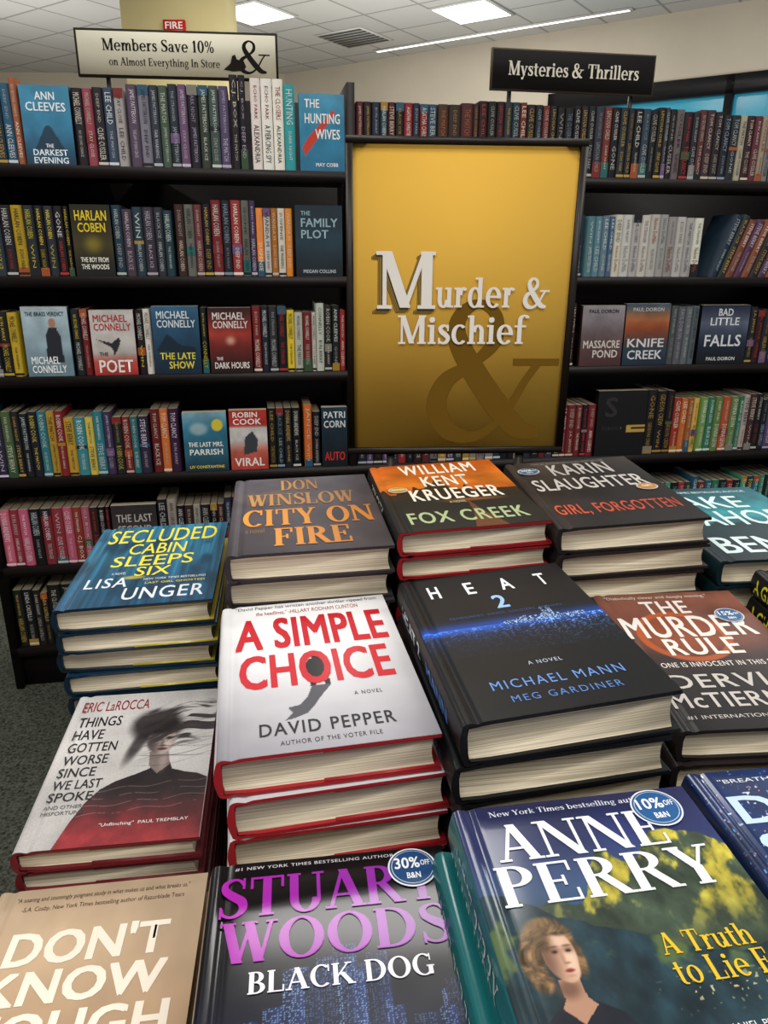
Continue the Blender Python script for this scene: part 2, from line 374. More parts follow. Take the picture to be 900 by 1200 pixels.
def p_city(S,T):
    b=vgrad(S,T,[(0,'#332e33'),(.5,'#463f45'),(1,'#4f4a52')])
    f=fbm(S*4,T*5,4); b=b*(.65+.6*f)[...,None]
    return mix(b,'#6b5a4e',ss(.6,.8,fbm(S*3+5,T*3,9))*.4)
def p_fox(S,T):
    b=vgrad(S,T,[(0,'#101315'),(.25,'#191e20'),(.36,'#2c2a26'),(.45,'#a34c19'),(.62,'#d07322'),(1,'#b95619')])
    b=b*(.68+.5*fbm(S*5,T*9,6))[...,None]
    tree=(T<.5+.35*np.maximum(vn(S*26,T*0,11)-.35,0)*(1-ss(.5,.9,S)))*(T>.2)
    b=mix(b,'#151818',tree*.85)
    b=mix(b,'#b9642a',el(S,T,.62,.36,.2,.02,.8)*.6)
    return mix(b,'#a35a27',pm(S,T,[(.5,.0),(.72,.0),(.62,.2),(.58,.34),(.57,.34),(.56,.2)])*.5)
def p_girl(S,T):
    b=vgrad(S,T,[(0,'#1d191a'),(.5,'#302a28'),(1,'#403935')])
    b=b*(.6+.7*fbm(S*6,T*6,7))[...,None]
    return mix(b,'#110f10',el(S,T,.75,.5,.3,.5,.5)*.6)
def p_secl(S,T):
    b=vgrad(S,T,[(0,'#174a6a'),(.3,'#225f80'),(.6,'#30718f'),(1,'#2f7698')])
    tr=vn(S*40,T*1.5,2)*.6+vn(S*90,T*3,5)*.4
    b=b*(.45+.85*tr)[...,None]
    b=mix(b,'#112c40',ss(.5,.75,fbm(S*6,T*4,3))*.7)
    return mix(b,'#d8b437',el(S,T,.42,.30,.08,.02,.5)*.7)
def p_things(S,T):
    b=vgrad(S,T,[(0,'#9f9c9a'),(.5,'#bab7b5'),(1,'#cbc9c8')]); b=b-.16*(fbm(S*4,T*5,2)[...,None]-.3)
    fl=fbm(S*4-T*2,(T-S*.22+.03*np.sin(S*14))*34,12)
    tor=pm(S,T,[(.20,0),(.25,.14),(.30,.24),(.36,.31),(.44,.355),(.55,.39),(.63,.42),(.66,.47),(.74,.47),(.77,.41),(.85,.385),(.93,.37),(1,.34),(1,0)])
    tc=vgrad(S,T,[(0,'#7d2328'),(.14,'#5a1b1f'),(.28,'#231619'),(.4,'#1b1315')])*(.6+.8*fbm(S*9,T*10,3))[...,None]
    b=mix(b,tc,tor)
    for k in range(4): b=mix(b,'#a79f9a',np.clip(1-np.abs(T-(.17+.045*k+.05*(S-.4)+.008*np.sin(S*22+k)))/.003,0,1)*tor*.5*(fbm(S*20,T*20,k)>.4))
    hc=solid(S,'#2a2527')*(.45+1.25*fl)[...,None]
    edge=.12*(fbm(S*9,T*12,21)-.5)
    back=np.clip(el(S,T+edge*.3,.61,.72,.165,.125,.3)+el(S,T,.80,.77,.27,.085,.6)*ss(.42,.5,fl)+el(S,T,.86,.68,.2,.07,.6)*ss(.48,.55,fl)+el(S,T,.80,.86,.2,.05,.6)*ss(.5,.56,fl),0,1)
    b=mix(b,hc,back*.95)
    b=mix(b,hc,el(S,T,.515,.60,.04,.13,.5,-.25)*.85)
    b=mix(b,'#6f625f',pm(S,T,[(.605,.53),(.725,.53),(.75,.44),(.68,.385),(.62,.44)])); b=mix(b,'#9b8d88',el(S,T,.705,.47,.025,.06,.9)*.6)
    fm=np.clip(el(S,T,.665,.615,.092,.095,.14)+el(S,T,.675,.55,.055,.038,.2),0,1)
    b=mix(b,'#867874',fm); b=mix(b,'#b7a8a1',el(S,T,.705,.595,.045,.075,.95)*fm*.85); b=mix(b,'#3d3534',el(S,T,.595,.59,.05,.12,.9)*fm*.85)
    b=mix(b,'#2c2626',el(S,T,.638,.620,.028,.010,.7)); b=mix(b,'#2c2626',el(S,T,.713,.624,.025,.010,.7))
    b=mix(b,'#4b403e',el(S,T,.674,.590,.010,.03,.9)*.6); b=mix(b,'#2f2626',el(S,T,.678,.571,.02,.006,.7)*.7)
    b=mix(b,'#4f2224',el(S,T,.679,.548,.030,.009,.45)); b=mix(b,'#2c1517',el(S,T,.679,.548,.027,.0018,.7))
    fr=np.clip(el(S,T,.645,.705,.13,.055,.4)+el(S,T,.66,.655,.12,.05,.7)*ss(.45,.55,fl)+el(S,T,.72,.62,.12,.04,.8,-.2)*ss(.52,.6,fl),0,1)
    b=mix(b,hc,fr)
    for k in range(22):
        y=.74-.014*k+.13*(S-.6)+.022*np.sin(S*(8+k%4)+k*1.7); m=np.clip(1-np.abs(T-y)/(.0018+.0012*(k%3)),0,1)*ss(.5,.6,S)*(1-ss(.82,1,S)*.5)
        b=mix(b,'#2b2628',m*(.25+.4*(k%2)))
    return b*(.93+.14*vn(S*300,T*420,2))[...,None]
def p_dont(S,T):
    b=vgrad(S,T,[(0,'#7a5840'),(.35,'#9c7d60'),(.7,'#b1977a'),(1,'#a8937a')])
    b=b*(.84+.28*fbm(S*4,T*3,2))[...,None]
    return mix(b,'#7a5642',ss(.5,.2,T)*fbm(S*9,T*20,5)*.6)
def p_black(S,T):
    b=solid(S,'#07060a')
    b=b+(ss(.74,.35,T)*(.4+.8*fbm(S*4,T*4,2)))[...,None]*np.array([.05,.07,.17])
    for k in range(46):
        r=random.Random(k+3); x0=-.02+r.random()*.98; w=.03+.07*r.random(); h=.36+.36*r.random()*(1-.8*abs(x0-.5))
        m=((S>x0)&(S<x0+w)&(T<h)).astype(float); c=r.random(); sh=(.55+.6*(S-x0)/w)
        b=mix(b,np.array([.05+.06*c,.08+.10*c,.19+.18*c])*sh[...,None],m*.92)
        win=m*((S*165%1>.4)&(T*210%1>.45))*(vn(np.floor(S*165)*1.7,np.floor(T*210)*1.3,k)>.55); b=mix(b,(.55,.68,.85),win*(.3+.5*c))
    return b
def p_anne(S,T):
    b=vgrad(S,T,[(0,'#0f1a24'),(.3,'#17283a'),(.5,'#1f3648'),(.7,'#344c6e'),(.85,'#262f5e'),(1,'#1d2148')])
    b=b*(.75+.5*fbm(S*4,T*5,1))[...,None]
    r1=.68+.17*np.exp(-((S-.80)/.22)**2)+.06*np.exp(-((S-.5)/.1)**2)+.13*(fbm(S*7,T*0,5)-.5)
    m=ss(0,.004,r1-T); rock=fbm(S*9+T*9,T*7-S*3,9,5); rk2=fbm(S*24-T*10,T*20+S*8,4,4)
    b=mix(b,solid(S,'#333f33')*(.35+.8*rock+.6*rk2)[...,None],m)
    lit=m*ss(.48,.62,.6*fbm(S*8-T*9,T*5+S*3,4,5)+.4*rk2)*ss(.5,.66,T)*ss(.15,.4,S)
    b=mix(b,solid(S,'#b9a93a')*(.35+.5*rock+.7*rk2)[...,None],lit*.85)
    r2=.60+.10*np.exp(-((S-.05)/.2)**2)-.10*ss(.3,.7,S)+.06*(fbm(S*9,T*0,8)-.5)
    m=ss(0,.004,r2-T); b=mix(b,solid(S,'#1d3038')*(.5+1.0*fbm(S*16,T*14,2))[...,None],m)
    b=mix(b,'#6b7a3a',m*ss(.58,.75,fbm(S*9,T*14,6))*ss(.4,.5,T)*.6)
    li=(vn(S*110,T*130,5)>.88)*np.exp(-((T-.41)/.035)**2)*ss(.4,.55,S); b=mix(b,'#e8d9a0',li*.7)
    b=mix(b,'#0c141d',ss(.36,.2,T)*.7)
    sh=pm(S,T,[(.0,.0),(.02,.30),(.06,.37),(.13,.41),(.17,.425),(.26,.42),(.33,.39),(.38,.33),(.42,.2),(.45,0)])
    b=mix(b,solid(S,'#1a1e27')*(.6+.9*fbm(S*9,T*9,3))[...,None],sh)
    hr=solid(S,'#6b5338')*(.25+1.4*fbm(S*26+3*np.sin(T*38),T*18+2*np.sin(S*30),4,4))[...,None]
    hm=np.clip(el(S,T,.180,.572,.088,.060,.12)+el(S,T,.108,.525,.040,.05,.25)+el(S,T,.258,.520,.024,.045,.3)+el(S,T,.12,.475,.035,.028,.3),0,1)
    b=mix(b,hr,hm)
    b=mix(b,'#a07a64',pm(S,T,[(.165,.475),(.235,.475),(.238,.43),(.262,.412),(.20,.375),(.15,.412),(.168,.43)]))
    b=mix(b,'#5f4334',el(S,T,.19,.452,.035,.02,.7)*.8)
    f=el(S,T,.203,.533,.055,.062,.08); f=np.clip(f+el(S,T,.212,.495,.038,.030,.12),0,1)
    b=mix(b,'#b8937b',f); b=mix(b,'#5f4133',el(S,T,.150,.525,.038,.07,.9)*f*.85); b=mix(b,'#d8bba4',el(S,T,.232,.517,.022,.03,.95)*f*.7)
    b=mix(b,'#d8bba4',el(S,T,.215,.565,.03,.015,.95)*f*.5)
    for X in (.190,.236):
        b=mix(b,'#5f4133',el(S,T,X,.544,.017,.009,.9)*.6); b=mix(b,'#2c1d18',el(S,T,X,.540,.009,.0034,.6)); b=mix(b,'#4f3527',el(S,T,X,.553,.015,.0022,.7)*.7)
    b=mix(b,'#8d6450',el(S,T,.209,.524,.007,.018,.9)*.6); b=mix(b,'#70483a',el(S,T,.219,.511,.010,.003,.8)*.6)
    b=mix(b,'#853838',el(S,T,.217,.493,.0145,.0048,.5)); b=mix(b,'#5c1f20',el(S,T,.217,.493,.013,.001,.7)); b=mix(b,'#8d6450',el(S,T,.216,.481,.012,.003,.9)*.5)
    b=mix(b,hr,np.clip(el(S,T,.148,.575,.04,.03,.4,.5)+el(S,T,.215,.594,.05,.014,.4,-.2),0,1))
    return b
def p_rule(S,T):
    b=vgrad(S,T,[(0,'#161416'),(.25,'#221f20'),(.45,'#352a29'),(.55,'#5d3a30'),(.75,'#6f4337'),(1,'#7a4c3d')])
    b=b*(.75+.45*fbm(S*4,T*5,3))[...,None]
    m=el(S,T,.42,.62,.3,.2,.03)*(1-el(S,T,.42,.62,.25,.165,.03)); b=mix(b,'#b5562a',m*.8)
    return mix(b,'#a34a25',el(S,T,.42,.62,.25,.165,.3)*.45)
def p_navy(S,T):
    b=solid(S,'#0f2858'); b=b*(.5+.9*fbm(S*4,T*4,3))[...,None]
    for i,c in enumerate(('#d9e4f1','#5ca0d8','#c297b0')):
        b=mix(b,c,ss(.92,.97,vn(S*75,T*110,i*5+1)))
    return b
def p_teal(S,T):
    b=vgrad(S,T,[(0,'#0b2f3a'),(.4,'#16646f'),(.6,'#218089'),(1,'#124f5b')])*(.6+.7*fbm(S*6,T*8,3))[...,None]
    return mix(b,'#0c1a20',(T<.38+.12*fbm(S*5,T*0,4)).astype(float)*.75)
def p_ghost(S,T): return solid(S,'#17181a')*(.6+.8*fbm(S*5,T*5,3))[...,None]

BADGE=lambda p:[(p,-.72,.32,-.08,.5),('OFF',.36,.74,.02,.3),('B&N',-.28,.28,-.6,-.3)]
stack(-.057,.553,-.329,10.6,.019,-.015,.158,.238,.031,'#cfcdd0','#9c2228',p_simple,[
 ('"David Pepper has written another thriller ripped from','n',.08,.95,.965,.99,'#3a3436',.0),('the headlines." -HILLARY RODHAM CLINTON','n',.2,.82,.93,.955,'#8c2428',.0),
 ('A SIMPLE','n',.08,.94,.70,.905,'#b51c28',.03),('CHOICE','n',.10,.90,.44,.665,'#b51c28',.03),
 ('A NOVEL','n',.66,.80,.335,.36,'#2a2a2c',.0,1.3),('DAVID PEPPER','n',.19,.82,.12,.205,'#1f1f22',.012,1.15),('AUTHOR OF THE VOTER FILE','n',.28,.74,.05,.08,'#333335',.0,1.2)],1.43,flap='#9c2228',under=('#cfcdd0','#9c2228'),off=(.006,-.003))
stack(.112,.555,-.297,9.5,.075,-.018,.158,.237,.034,'#0a0b0e','#101115',p_heat,[
 ('H','n',.14,.205,.86,.94,'#dfe3e8',.02),('E','n',.36,.415,.86,.94,'#dfe3e8',.02),('A','n',.57,.645,.86,.94,'#dfe3e8',.02),('T','n',.80,.86,.86,.94,'#dfe3e8',.02),
 ('2','n',.47,.545,.74,.83,'#8fb4e8',.02),('RENEGADES. KINGS. SOLDIERS. SINNERS','n',.18,.82,.70,.715,'#2f4a7a',.0,1.1),('A NOVEL','n',.43,.60,.33,.355,'#a9b6c8',.0,1.3),('MICHAEL MANN','n',.2,.84,.19,.25,'#5d87c8',.0,1.25),('MEG GARDINER','n',.26,.78,.095,.14,'#4f76b4',.0,1.3)],1.43,
 spine=[('HEAT 2','n',.12,.45,'#c9ced6',.4),('MANN','n',.55,.85,'#4f76b4',.35)])
stack(-.0885,.797,-.278,8.6,.018,.004,.164,.246,.029,'#3c373b','#322c30',p_city,[
 ('DON','s',.34,.62,.83,.965,('#b5803c','#8f6232'),.016),('WINSLOW','s',.10,.86,.63,.79,('#bb8646','#906638'),.016),('CITY ON','s',.08,.95,.36,.585,('#d99234','#b06e2a'),.022),('FIRE','s',.28,.76,.09,.325,('#d28a34','#b06e2a'),.022),('a novel','n',.1,.22,.28,.34,'#86683f',.0)],1.3,spine=[('CITY ON FIRE','n',.2,.7,'#94693a',.5)])
stack(.076,.821,-.263,8.4,.04,-.004,.158,.238,.026,'#16191a','#8c1c22',p_fox,[
 ('WILLIAM','n',.22,.82,.84,.98,'#e4ddce',.02,1.1),('KENT','n',.34,.70,.65,.80,'#e4ddce',.02,1.1),('KRUEGER','n',.20,.86,.44,.61,'#e4ddce',.02,1.1),('A NOVEL','n',.44,.56,.38,.41,'#c9bf9f',.0),('FOX CREEK','n',.10,.90,.10,.27,'#9fae82',.018,1.1)],1.28,flap='#8c1c22',
 badges=[(.13,.62,.011,'#b08d22',[('SIGNED',-.7,.7,-.2,.2)])],spine=[('FOX CREEK','n',.2,.6,'#c9c5b0',.5)])
stack(.245,.828,-.260,4.5,.06,-.001,.158,.238,.028,'#242020','#1e1a1a',p_girl,[
 ('KARIN','n',.3,.78,.78,.94,'#b3aea8',.014,1.1),('SLAUGHTER','n',.08,.92,.56,.73,'#bfbab4',.014,1.05),('GIRL, FORGOTTEN','n',.08,.93,.17,.34,('#c45236','#a3412c'),.014,1.1),('THE #1 INTERNATIONAL BESTSELLER','n',.2,.8,.95,.975,'#8a857f',.0)],1.28,
 badges=[(.13,.86,.0135,'#33597a',BADGE('20%')),(.86,.52,.012,'#b07a2e',[('GIRL',-.5,.5,-.2,.3)])],spine=[('GIRL, FORGOTTEN','n',.2,.75,'#a8482f',.45)])
stack(-.269,.800,-.343,7.6,.028,-.011,.158,.238,.026,'#12324a','#0f2433',p_secl,[
 ('SECLUDED','n',.1,.93,.80,.96,'#e6d742',.006),('CABIN','n',.30,.72,.65,.78,'#e6d742',.006),('SLEEPS','n',.22,.80,.50,.63,'#e6d742',.006),('SIX','n',.42,.66,.37,.485,'#e6d742',.006),('A NOVEL','n',.26,.36,.40,.43,'#cfd8de',.0),
 ('LISA','n',.12,.40,.24,.36,'#d6dbe0',.008,1.1),('UNGER','n',.40,.93,.07,.22,'#d6dbe0',.008,1.1),("NEW YORK TIMES BESTSELLING",'n',.5,.92,.31,.335,'#cfd8de',.0),("LAST GIRL GHOSTED",'n',.52,.92,.26,.285,'#dccd3f',.0)],1.3,mat=M_GLOSS,flap='#b5a636',jit=.006)
stack(-.230,.573,-.443,7.7,-.003,.004,.142,.214,.021,'#4d191d','#661d22',p_things,[
 ('ERIC LaROCCA','n',.06,.52,.90,.96,'#8a1f29',.006),
 ('THINGS','n',.07,.36,.805,.865,'#1b191b',.010),('HAVE','n',.07,.27,.725,.785,'#1b191b',.010),('GOTTEN','n',.07,.38,.645,.705,'#1b191b',.010),('WORSE','n',.07,.35,.565,.625,'#1b191b',.010),('SINCE','n',.07,.30,.485,.545,'#1b191b',.010),('WE LAST','n',.07,.36,.405,.465,'#1b191b',.010),('SPOKE','n',.07,.33,.325,.385,'#1b191b',.010),
 ('AND OTHER','n',.07,.29,.275,.30,'#45403f',.0),('MISFORTUNES','n',.07,.32,.235,.26,'#45403f',.0),('"Unflinching"  PAUL TREMBLAY','n',.42,.92,.125,.155,'#cfc8c5',.0)],1.42,flap='#661d22',mat=M_MATTE,res=.0006)
stack(-.203,.338,-.470,6.3,.03,-.005,.158,.238,.022,'#96785c','#7f6048',p_dont,[
 ('"A soaring and stunningly poignant study in what makes us and what breaks us."','n',.1,.92,.965,.98,'#4b332a',.0),('-S.A. Cosby, New York Times bestselling author of Razorblade Tears','n',.14,.9,.94,.955,'#4b332a',.0),
 ("DON'T",'n',.15,.86,.80,.89,'#ded3c3',.03),('KNOW','n',.12,.88,.695,.785,'#ded3c3',.03),('TOUGH','n',.10,.92,.575,.675,'#ded3c3',.03),('ELI CRANOR','n',.2,.8,.2,.26,'#ded3c3',.02)],1.62)
stack(-.022,.290,-.395,6.9,.011,-.005,.158,.238,.03,'#0a080e','#131018',p_black,[
 ('#1 NEW YORK TIMES BESTSELLING AUTHOR','n',.10,.78,.972,.984,'#c9c6cc',.0,1.1),
 ('STUART','s',.05,.94,.81,.945,('#9c1f9c','#7c2a94'),.012),('WOODS','s',.06,.96,.675,.80,('#9c1f9c','#7c2a94'),.012),('BLACK DOG','s',.18,.86,.59,.65,'#dedae4',.006),('A STONE BARRINGTON NOVEL','n',.25,.78,.30,.32,'#b9b4c4',.0,1.1)],1.0,mat=M_GLOSS,
 badges=[(.85,.925,.0165,'#1b4474',BADGE('30%'))],res=.0006)
stack(.140,.288,-.343,7.6,.026,-.007,.158,.238,.035,'#165d60','#164e52',p_anne,[
 ('New York Times bestselling author','s',.14,.82,.953,.978,'#cfd3de',.0),('ANNE','s',.12,.80,.80,.925,'#dfe1e4',.006),('PERRY','s',.08,.92,.665,.785,'#dfe1e4',.006),
 ('A Truth','s',.54,.86,.495,.55,'#d0ae2c',.006),('to Lie For','s',.54,.96,.425,.485,'#d0ae2c',.006),('A DANIEL PITT NOVEL','n',.56,.9,.32,.335,'#d3d3d3',.0)],1.0,mat=M_GLOSS,
 badges=[(.83,.925,.0165,'#1f548a',BADGE('10%'))],res=.0005,spine=[('ANNE PERRY','s',.08,.5,'#b9c4c0',.5),('A TRUTH TO LIE FOR','n',.55,.9,'#b9982c',.3)],off=(-.012,0))
stack(.292,.593,-.338,2.4,.030,.029,.142,.222,.028,'#262020','#1e1a1a',p_rule,[
 ('"Diabolically clever and deeply moving."','n',.06,.8,.955,.98,'#cfc5bd',.0),('THE','n',.28,.60,.85,.94,'#d9d3cc',.018,1.05),('MURDER','n',.06,.92,.68,.83,'#d9d3cc',.018,1.05),('RULE','n',.25,.72,.55,.67,'#d9d3cc',.018,1.05),
 ('NO ONE IS INNOCENT IN THIS STORY','n',.04,.96,.465,.50,'#d9d3cc',.005,1.1),('DERVLA','n',.12,.9,.31,.41,'#b5b0ab',.01,1.1),('McTIERNAN','n',.05,.96,.165,.275,'#b5b0ab',.01,1.05),('#1 INTERNATIONAL BESTSELLER','n',.08,.92,.08,.11,'#b5b0ab',.0)],1.4,
 badges=[(.83,.82,.0135,'#2c5c88',BADGE('15%'))])
stack(.314,.3435,-.360,7,.01,0,.158,.238,.03,'#0e1d42','#0c1834',p_navy,[
 ('"BREATHLESS AND','n',.12,.65,.945,.962,'#d9dee5',.0),('DARK','n',.1,.9,.78,.89,'#b8cfe6',.02),('STARS','n',.1,.9,.62,.74,'#b8cfe6',.02)],1.0,mat=M_GLOSS)
stack(.418,.835,-.300,4,.02,0,.158,.238,.028,'#10282f','#0d2027',p_teal,[
 ('NEW YORK TIMES BESTSELLING AUTHOR','n',.08,.9,.93,.955,'#c9dedd',.0),('LAKE','n',.12,.75,.72,.88,'#c9dedd',.012),('TAHOE','n',.06,.9,.48,.68,'#c9dedd',.012),('BEN','n',.1,.6,.10,.32,'#c9dedd',.014)],1.28,jit=.002)
stack(.463,.588,-.308,2,.0,0,.156,.238,.028,'#101010','#1d1917',p_ghost,[('A GHOST','n',.1,.9,.7,.85,'#c9c332',.02)],1.4,spine=[('A GHOST OF CARIBOU','n',.03,.70,'#c9c332',.55)],jit=.001)

# ------------------------------------------------------------ display table
mb=MB()
x0,x1,y0,y1=-.375,.62,.10,1.30; TZ=TABLE-.0008
mb.box(x0,x1,y0,y1,TZ-.03,TZ,'#222222',M_TABLE)
mb.box(x0+.03,x1-.03,y0+.03,y1-.03,TZ-.12,TZ-.03,'#222222',M_TABLE)
for a in (x0+.03,x1-.10):
    for b in (y0+.03,y1-.10): mb.box(a,a+.07,b,b+.07,0,TZ-.12,'#222222',M_TABLE)
mb.box(x0+.05,x1-.05,y0+.05,y1-.05,.18,.205,'#222222',M_TABLE)
mb.obj('display_table')

# ------------------------------------------------------------ Murder & Mischief sign
M_FRAME=plain('sign_frame_bronze','#1e1712',.4,(30,.3,(1,1,1)),spec=.3)
M_PRINT=jacket('sign_print',.9,0,0,.12)
mb=MB(); SW,SH=.330,.438; fr=.0095
mb.box(-SW/2,SW/2,0,.016,0,fr,'#222222',M_FRAME); mb.box(-SW/2,SW/2,0,.016,SH-fr,SH,'#222222',M_FRAME)
mb.box(-SW/2,-SW/2+fr,0,.016,fr,SH-fr,'#222222',M_FRAME); mb.box(SW/2-fr,SW/2,0,.016,fr,SH-fr,'#222222',M_FRAME)
mb.box(-SW/2+fr,SW/2-fr,.006,.012,fr,SH-fr,'#d2a543',M_PRINT)
def sgn(tm,s0,s1,t0,t1,c,lay):
    P,F=fit(tm,(s0-.5)*SW,(s1-.5)*SW,t0*SH,t1*SH)
    mb.add(np.c_[P[:,0],.0057-lay-P[:,2],P[:,1]],F,c,M_PRINT)
sgn(serif('&',.03,.006),.355,.955,.035,.520,'#755618',0)
for k in range(7): sgn(serif('M'),.106+.0026*k,.362+.0026*k,.474+.0013*k,.652+.0013*k,'#463e30' if k%2==0 else '#b5923c',.0008+k*.0002)
sgn(serif('M',.03,.012),.127,.384,.49,.668,'#f3efe6',.0026)
sgn(serif('urder &',.03,.016),.385,.885,.49,.590,'#f3efe6',.0026)
sgn(serif('Mischief',.03,.016),.222,.805,.375,.472,'#f3efe6',.0026)
for sx in (-.10,.10): mb.box(sx-.006,sx+.006,.004,.014,-(ZC-.294-TABLE)+.004,.004,'#222222',M_FRAME)
mb.box(-.13,.13,-.05,.07,-(ZC-.294-TABLE),-(ZC-.294-TABLE)+.006,'#222222',M_FRAME)
mb.obj('framed_sign',basis(.110,1.113,ZC-.296,3.5))

# ------------------------------------------------------------ bookcase
YAW=9.57
SHM=basis(0,2.34,ZC,YAW)
XL,XR=-1.225,2.1
LV=[.204,-.080,-.358,-.662,-.95,-1.232]
mb=MB()
for z in LV: mb.box(XL,XR,0,.28,z-.022,z,'#222222',M_WOOD); mb.box(XL,XR,-.004,0,z-.03,z+.001,'#222222',M_WOOD)
mb.box(XL,XR,.28,.295,-1.38,.42,'#222222',M_WOOD)
for x,t in ((XL,.42),(-.112,.43),(1.5,.40),(XR-.025,.42)): mb.box(x,x+.022,-.004 if x in(XL,) else .004,.28,-1.38,t,'#222222',M_WOOD)
mb.box(XL,XR,.02,.04,-1.38,-1.25,'#222222',M_WOOD)
mb.obj('bookcase',SHM)

mb=MB()
def spinebook(x,w,h,z,col,tcol,words,lean=0,depth=.135,y0=.012,block=None):
    M=Matrix.Translation((x,0,z))
    if lean: M=Matrix.Translation((x,0,z))@Matrix.Rotation(lean,4,'Y')
    g=.0006
    V=[(g,y0+depth,0),(g,y0+.003,0),(w*.25,y0+.0005,0),(w*.5,y0,0),(w*.75,y0+.0005,0),(w-g,y0+.003,0),(w-g,y0+depth,0)]
    V=V+[(a,b,h) for a,b,_ in V]
    mb.add(V,[(i,i+1,i+8,i+7) for i in range(6)],col,M_SPINE,M)
    mb.add([(g,y0+.004,h-.002),(w-g,y0+.004,h-.002),(w-g,y0+depth,h-.002),(g,y0+depth,h-.002)],[(0,1,2,3)],'#a89d85',M_SPINE,M)
    if block:
        for bi,(bz0,bz1,bc) in enumerate(block):
            yy=y0-.0004-.0001*bi
            mb.add([(g,yy,bz0*h),(w-g,yy,bz0*h),(w-g,yy,bz1*h),(g,yy,bz1*h)],[(0,1,2,3)],bc,M_SPINE,M)
    for (s,a,b,c,hh) in words:
        P,F=fit(sans(s,.0,1,1),a*h,b*h,-hh*w/2,hh*w/2)
        mb.add(np.c_[w/2+P[:,1],np.full(len(P),y0-.0009),h-P[:,0]],F,c,M_SPINE,M)
AUTH=['HARLAN COBEN','MICHAEL CONNELLY','LEE CHILD','J.A. JANCE','DONNA ANDREWS','CLIVE CUSSLER','ROBIN COOK','STEVE BERRY','TOM CLANCY','C.J. BOX','LINDA CASTILLO','JAMES PATTERSON','ANN CLEEVES','AGATHA CHRISTIE']
TIT=['THE STRANGER','DEEP END','DARK NIGHT','RUN AWAY','GONE','NO SECOND CHANCE','THE CLOSERS','BLACK ICE','ECHO PARK','THE MATCH','WIN','STAY CLOSE','THE LAW OF INNOCENCE','FAIR WARNING']
ACC=['#8a2a2a','#2f5f7a','#b58a2a','#3a5a3a','#7a5a8a','#b0562a','#8f8a80','#1a1c22','#2a6f6a']
def vary(c,a=.10):
    c=np.array(C(c)); return tuple(np.clip(c*random.uniform(1-a,1+a)+np.random.RandomState(random.randrange(9999)).uniform(-.02,.02,3),0,1))
def seg(row,x0,x1,pal,auth=None,hr=(.172,.2),wr=(.02,.031),lean=0,block=.45):
    z=LV[row]+.0012; x=x0; h0=random.uniform(*hr); a=auth or random.choice(AUTH); last=None
    while True:
        w=random.uniform(*wr)
        if x+w>x1:
            if x1-x>.012: w=x1-x
            else: break
        if random.random()<.35: h0=random.uniform(*hr)
        if not auth and random.random()<.3: a=random.choice(AUTH)
        au=a if not isinstance(auth,list) else random.choice(auth)
        pc=random.choice(pal)
        if pc is last and len(pal)>2: pc=random.choice(pal)
        last=pc
        col,tc,*r=pc ; tc2=r[0] if r else tc
        col=np.clip(np.array(vary(col,.2)),0,1); tc=np.array(C(tc))*random.uniform(.8,1); tc2=np.array(C(tc2))*random.uniform(.68,.95)
        t=random.choice(TIT)
        sp=random.choice([(.06,.46,.54,.88),(.05,.55,.62,.9),(.5,.92,.08,.44)])
        th_=random.choice([(.5,.3),(.36,.46),(.42,.36),(.56,.26)])
        blk=[]
        if random.random()<block:
            bz=random.choice([(.0,.12),(.88,1),(.47,.52),(0,.22),(.30,.42)]); blk.append((*bz,np.array(C(random.choice(ACC)))*.9))
        if block>.1 and random.random()<.5: blk.append((.02,.055,tc))
        spinebook(x,w-.0008,h0,z,col,tc,[(au,sp[0],sp[1],tc,th_[0]),(t,sp[2],sp[3],tc2,th_[1])],lean=lean,block=blk)
        x+=w*(1 if not lean else 1.12)
def face(row,x0,x1,h,stops,texts,deco=None):
    z=LV[row]+.0012; w=x1-x0-.003; x=x0+.0015
    n=44; m=64; xs=np.linspace(0,1,n); ys=np.linspace(0,1,m); S,T=np.meshgrid(xs,ys)
    rgb=vgrad(S,T,stops)*(.85+.32*fbm(S*4,T*5,row+int(x0*10)))[...,None]
    if deco: rgb=deco(rgb,S,T)
    y0=.006; th=.028; ti=.03
    V=np.c_[(x+S*w).ravel(),(y0+T*h*ti).ravel(),(z+T*h).ravel()]
    i,j=np.meshgrid(np.arange(n-1),np.arange(m-1)); a=(j*n+i).ravel()
    mb.add(V,np.c_[a,a+1,a+n+1,a+n],np.clip(rgb,0,1).reshape(-1,3),M_SPINE)
    e=C(stops[0][1])
    B=[(x,y0,z),(x+w,y0,z),(x+w,y0+ti*h,z+h),(x,y0+ti*h,z+h),(x,y0+th,z),(x+w,y0+th,z),(x+w,y0+ti*h+th,z+h),(x,y0+ti*h+th,z+h)]
    mb.add(B,[(0,3,7,4),(1,5,6,2),(4,7,6,5)],e,M_SPINE); mb.add([B[3],B[2],B[6],B[7]],[(0,1,2,3)],'#b5ab95',M_SPINE)
    for (s,s0,s1,t0,t1,c) in texts:
        P,F=fit(sans(s,.018,1,2),x+s0*w,x+s1*w,t0*h,t1*h)
        mb.add(np.c_[P[:,0],y0+P[:,1]*ti-.0008-P[:,2],z+P[:,1]],F,c,M_SPINE)

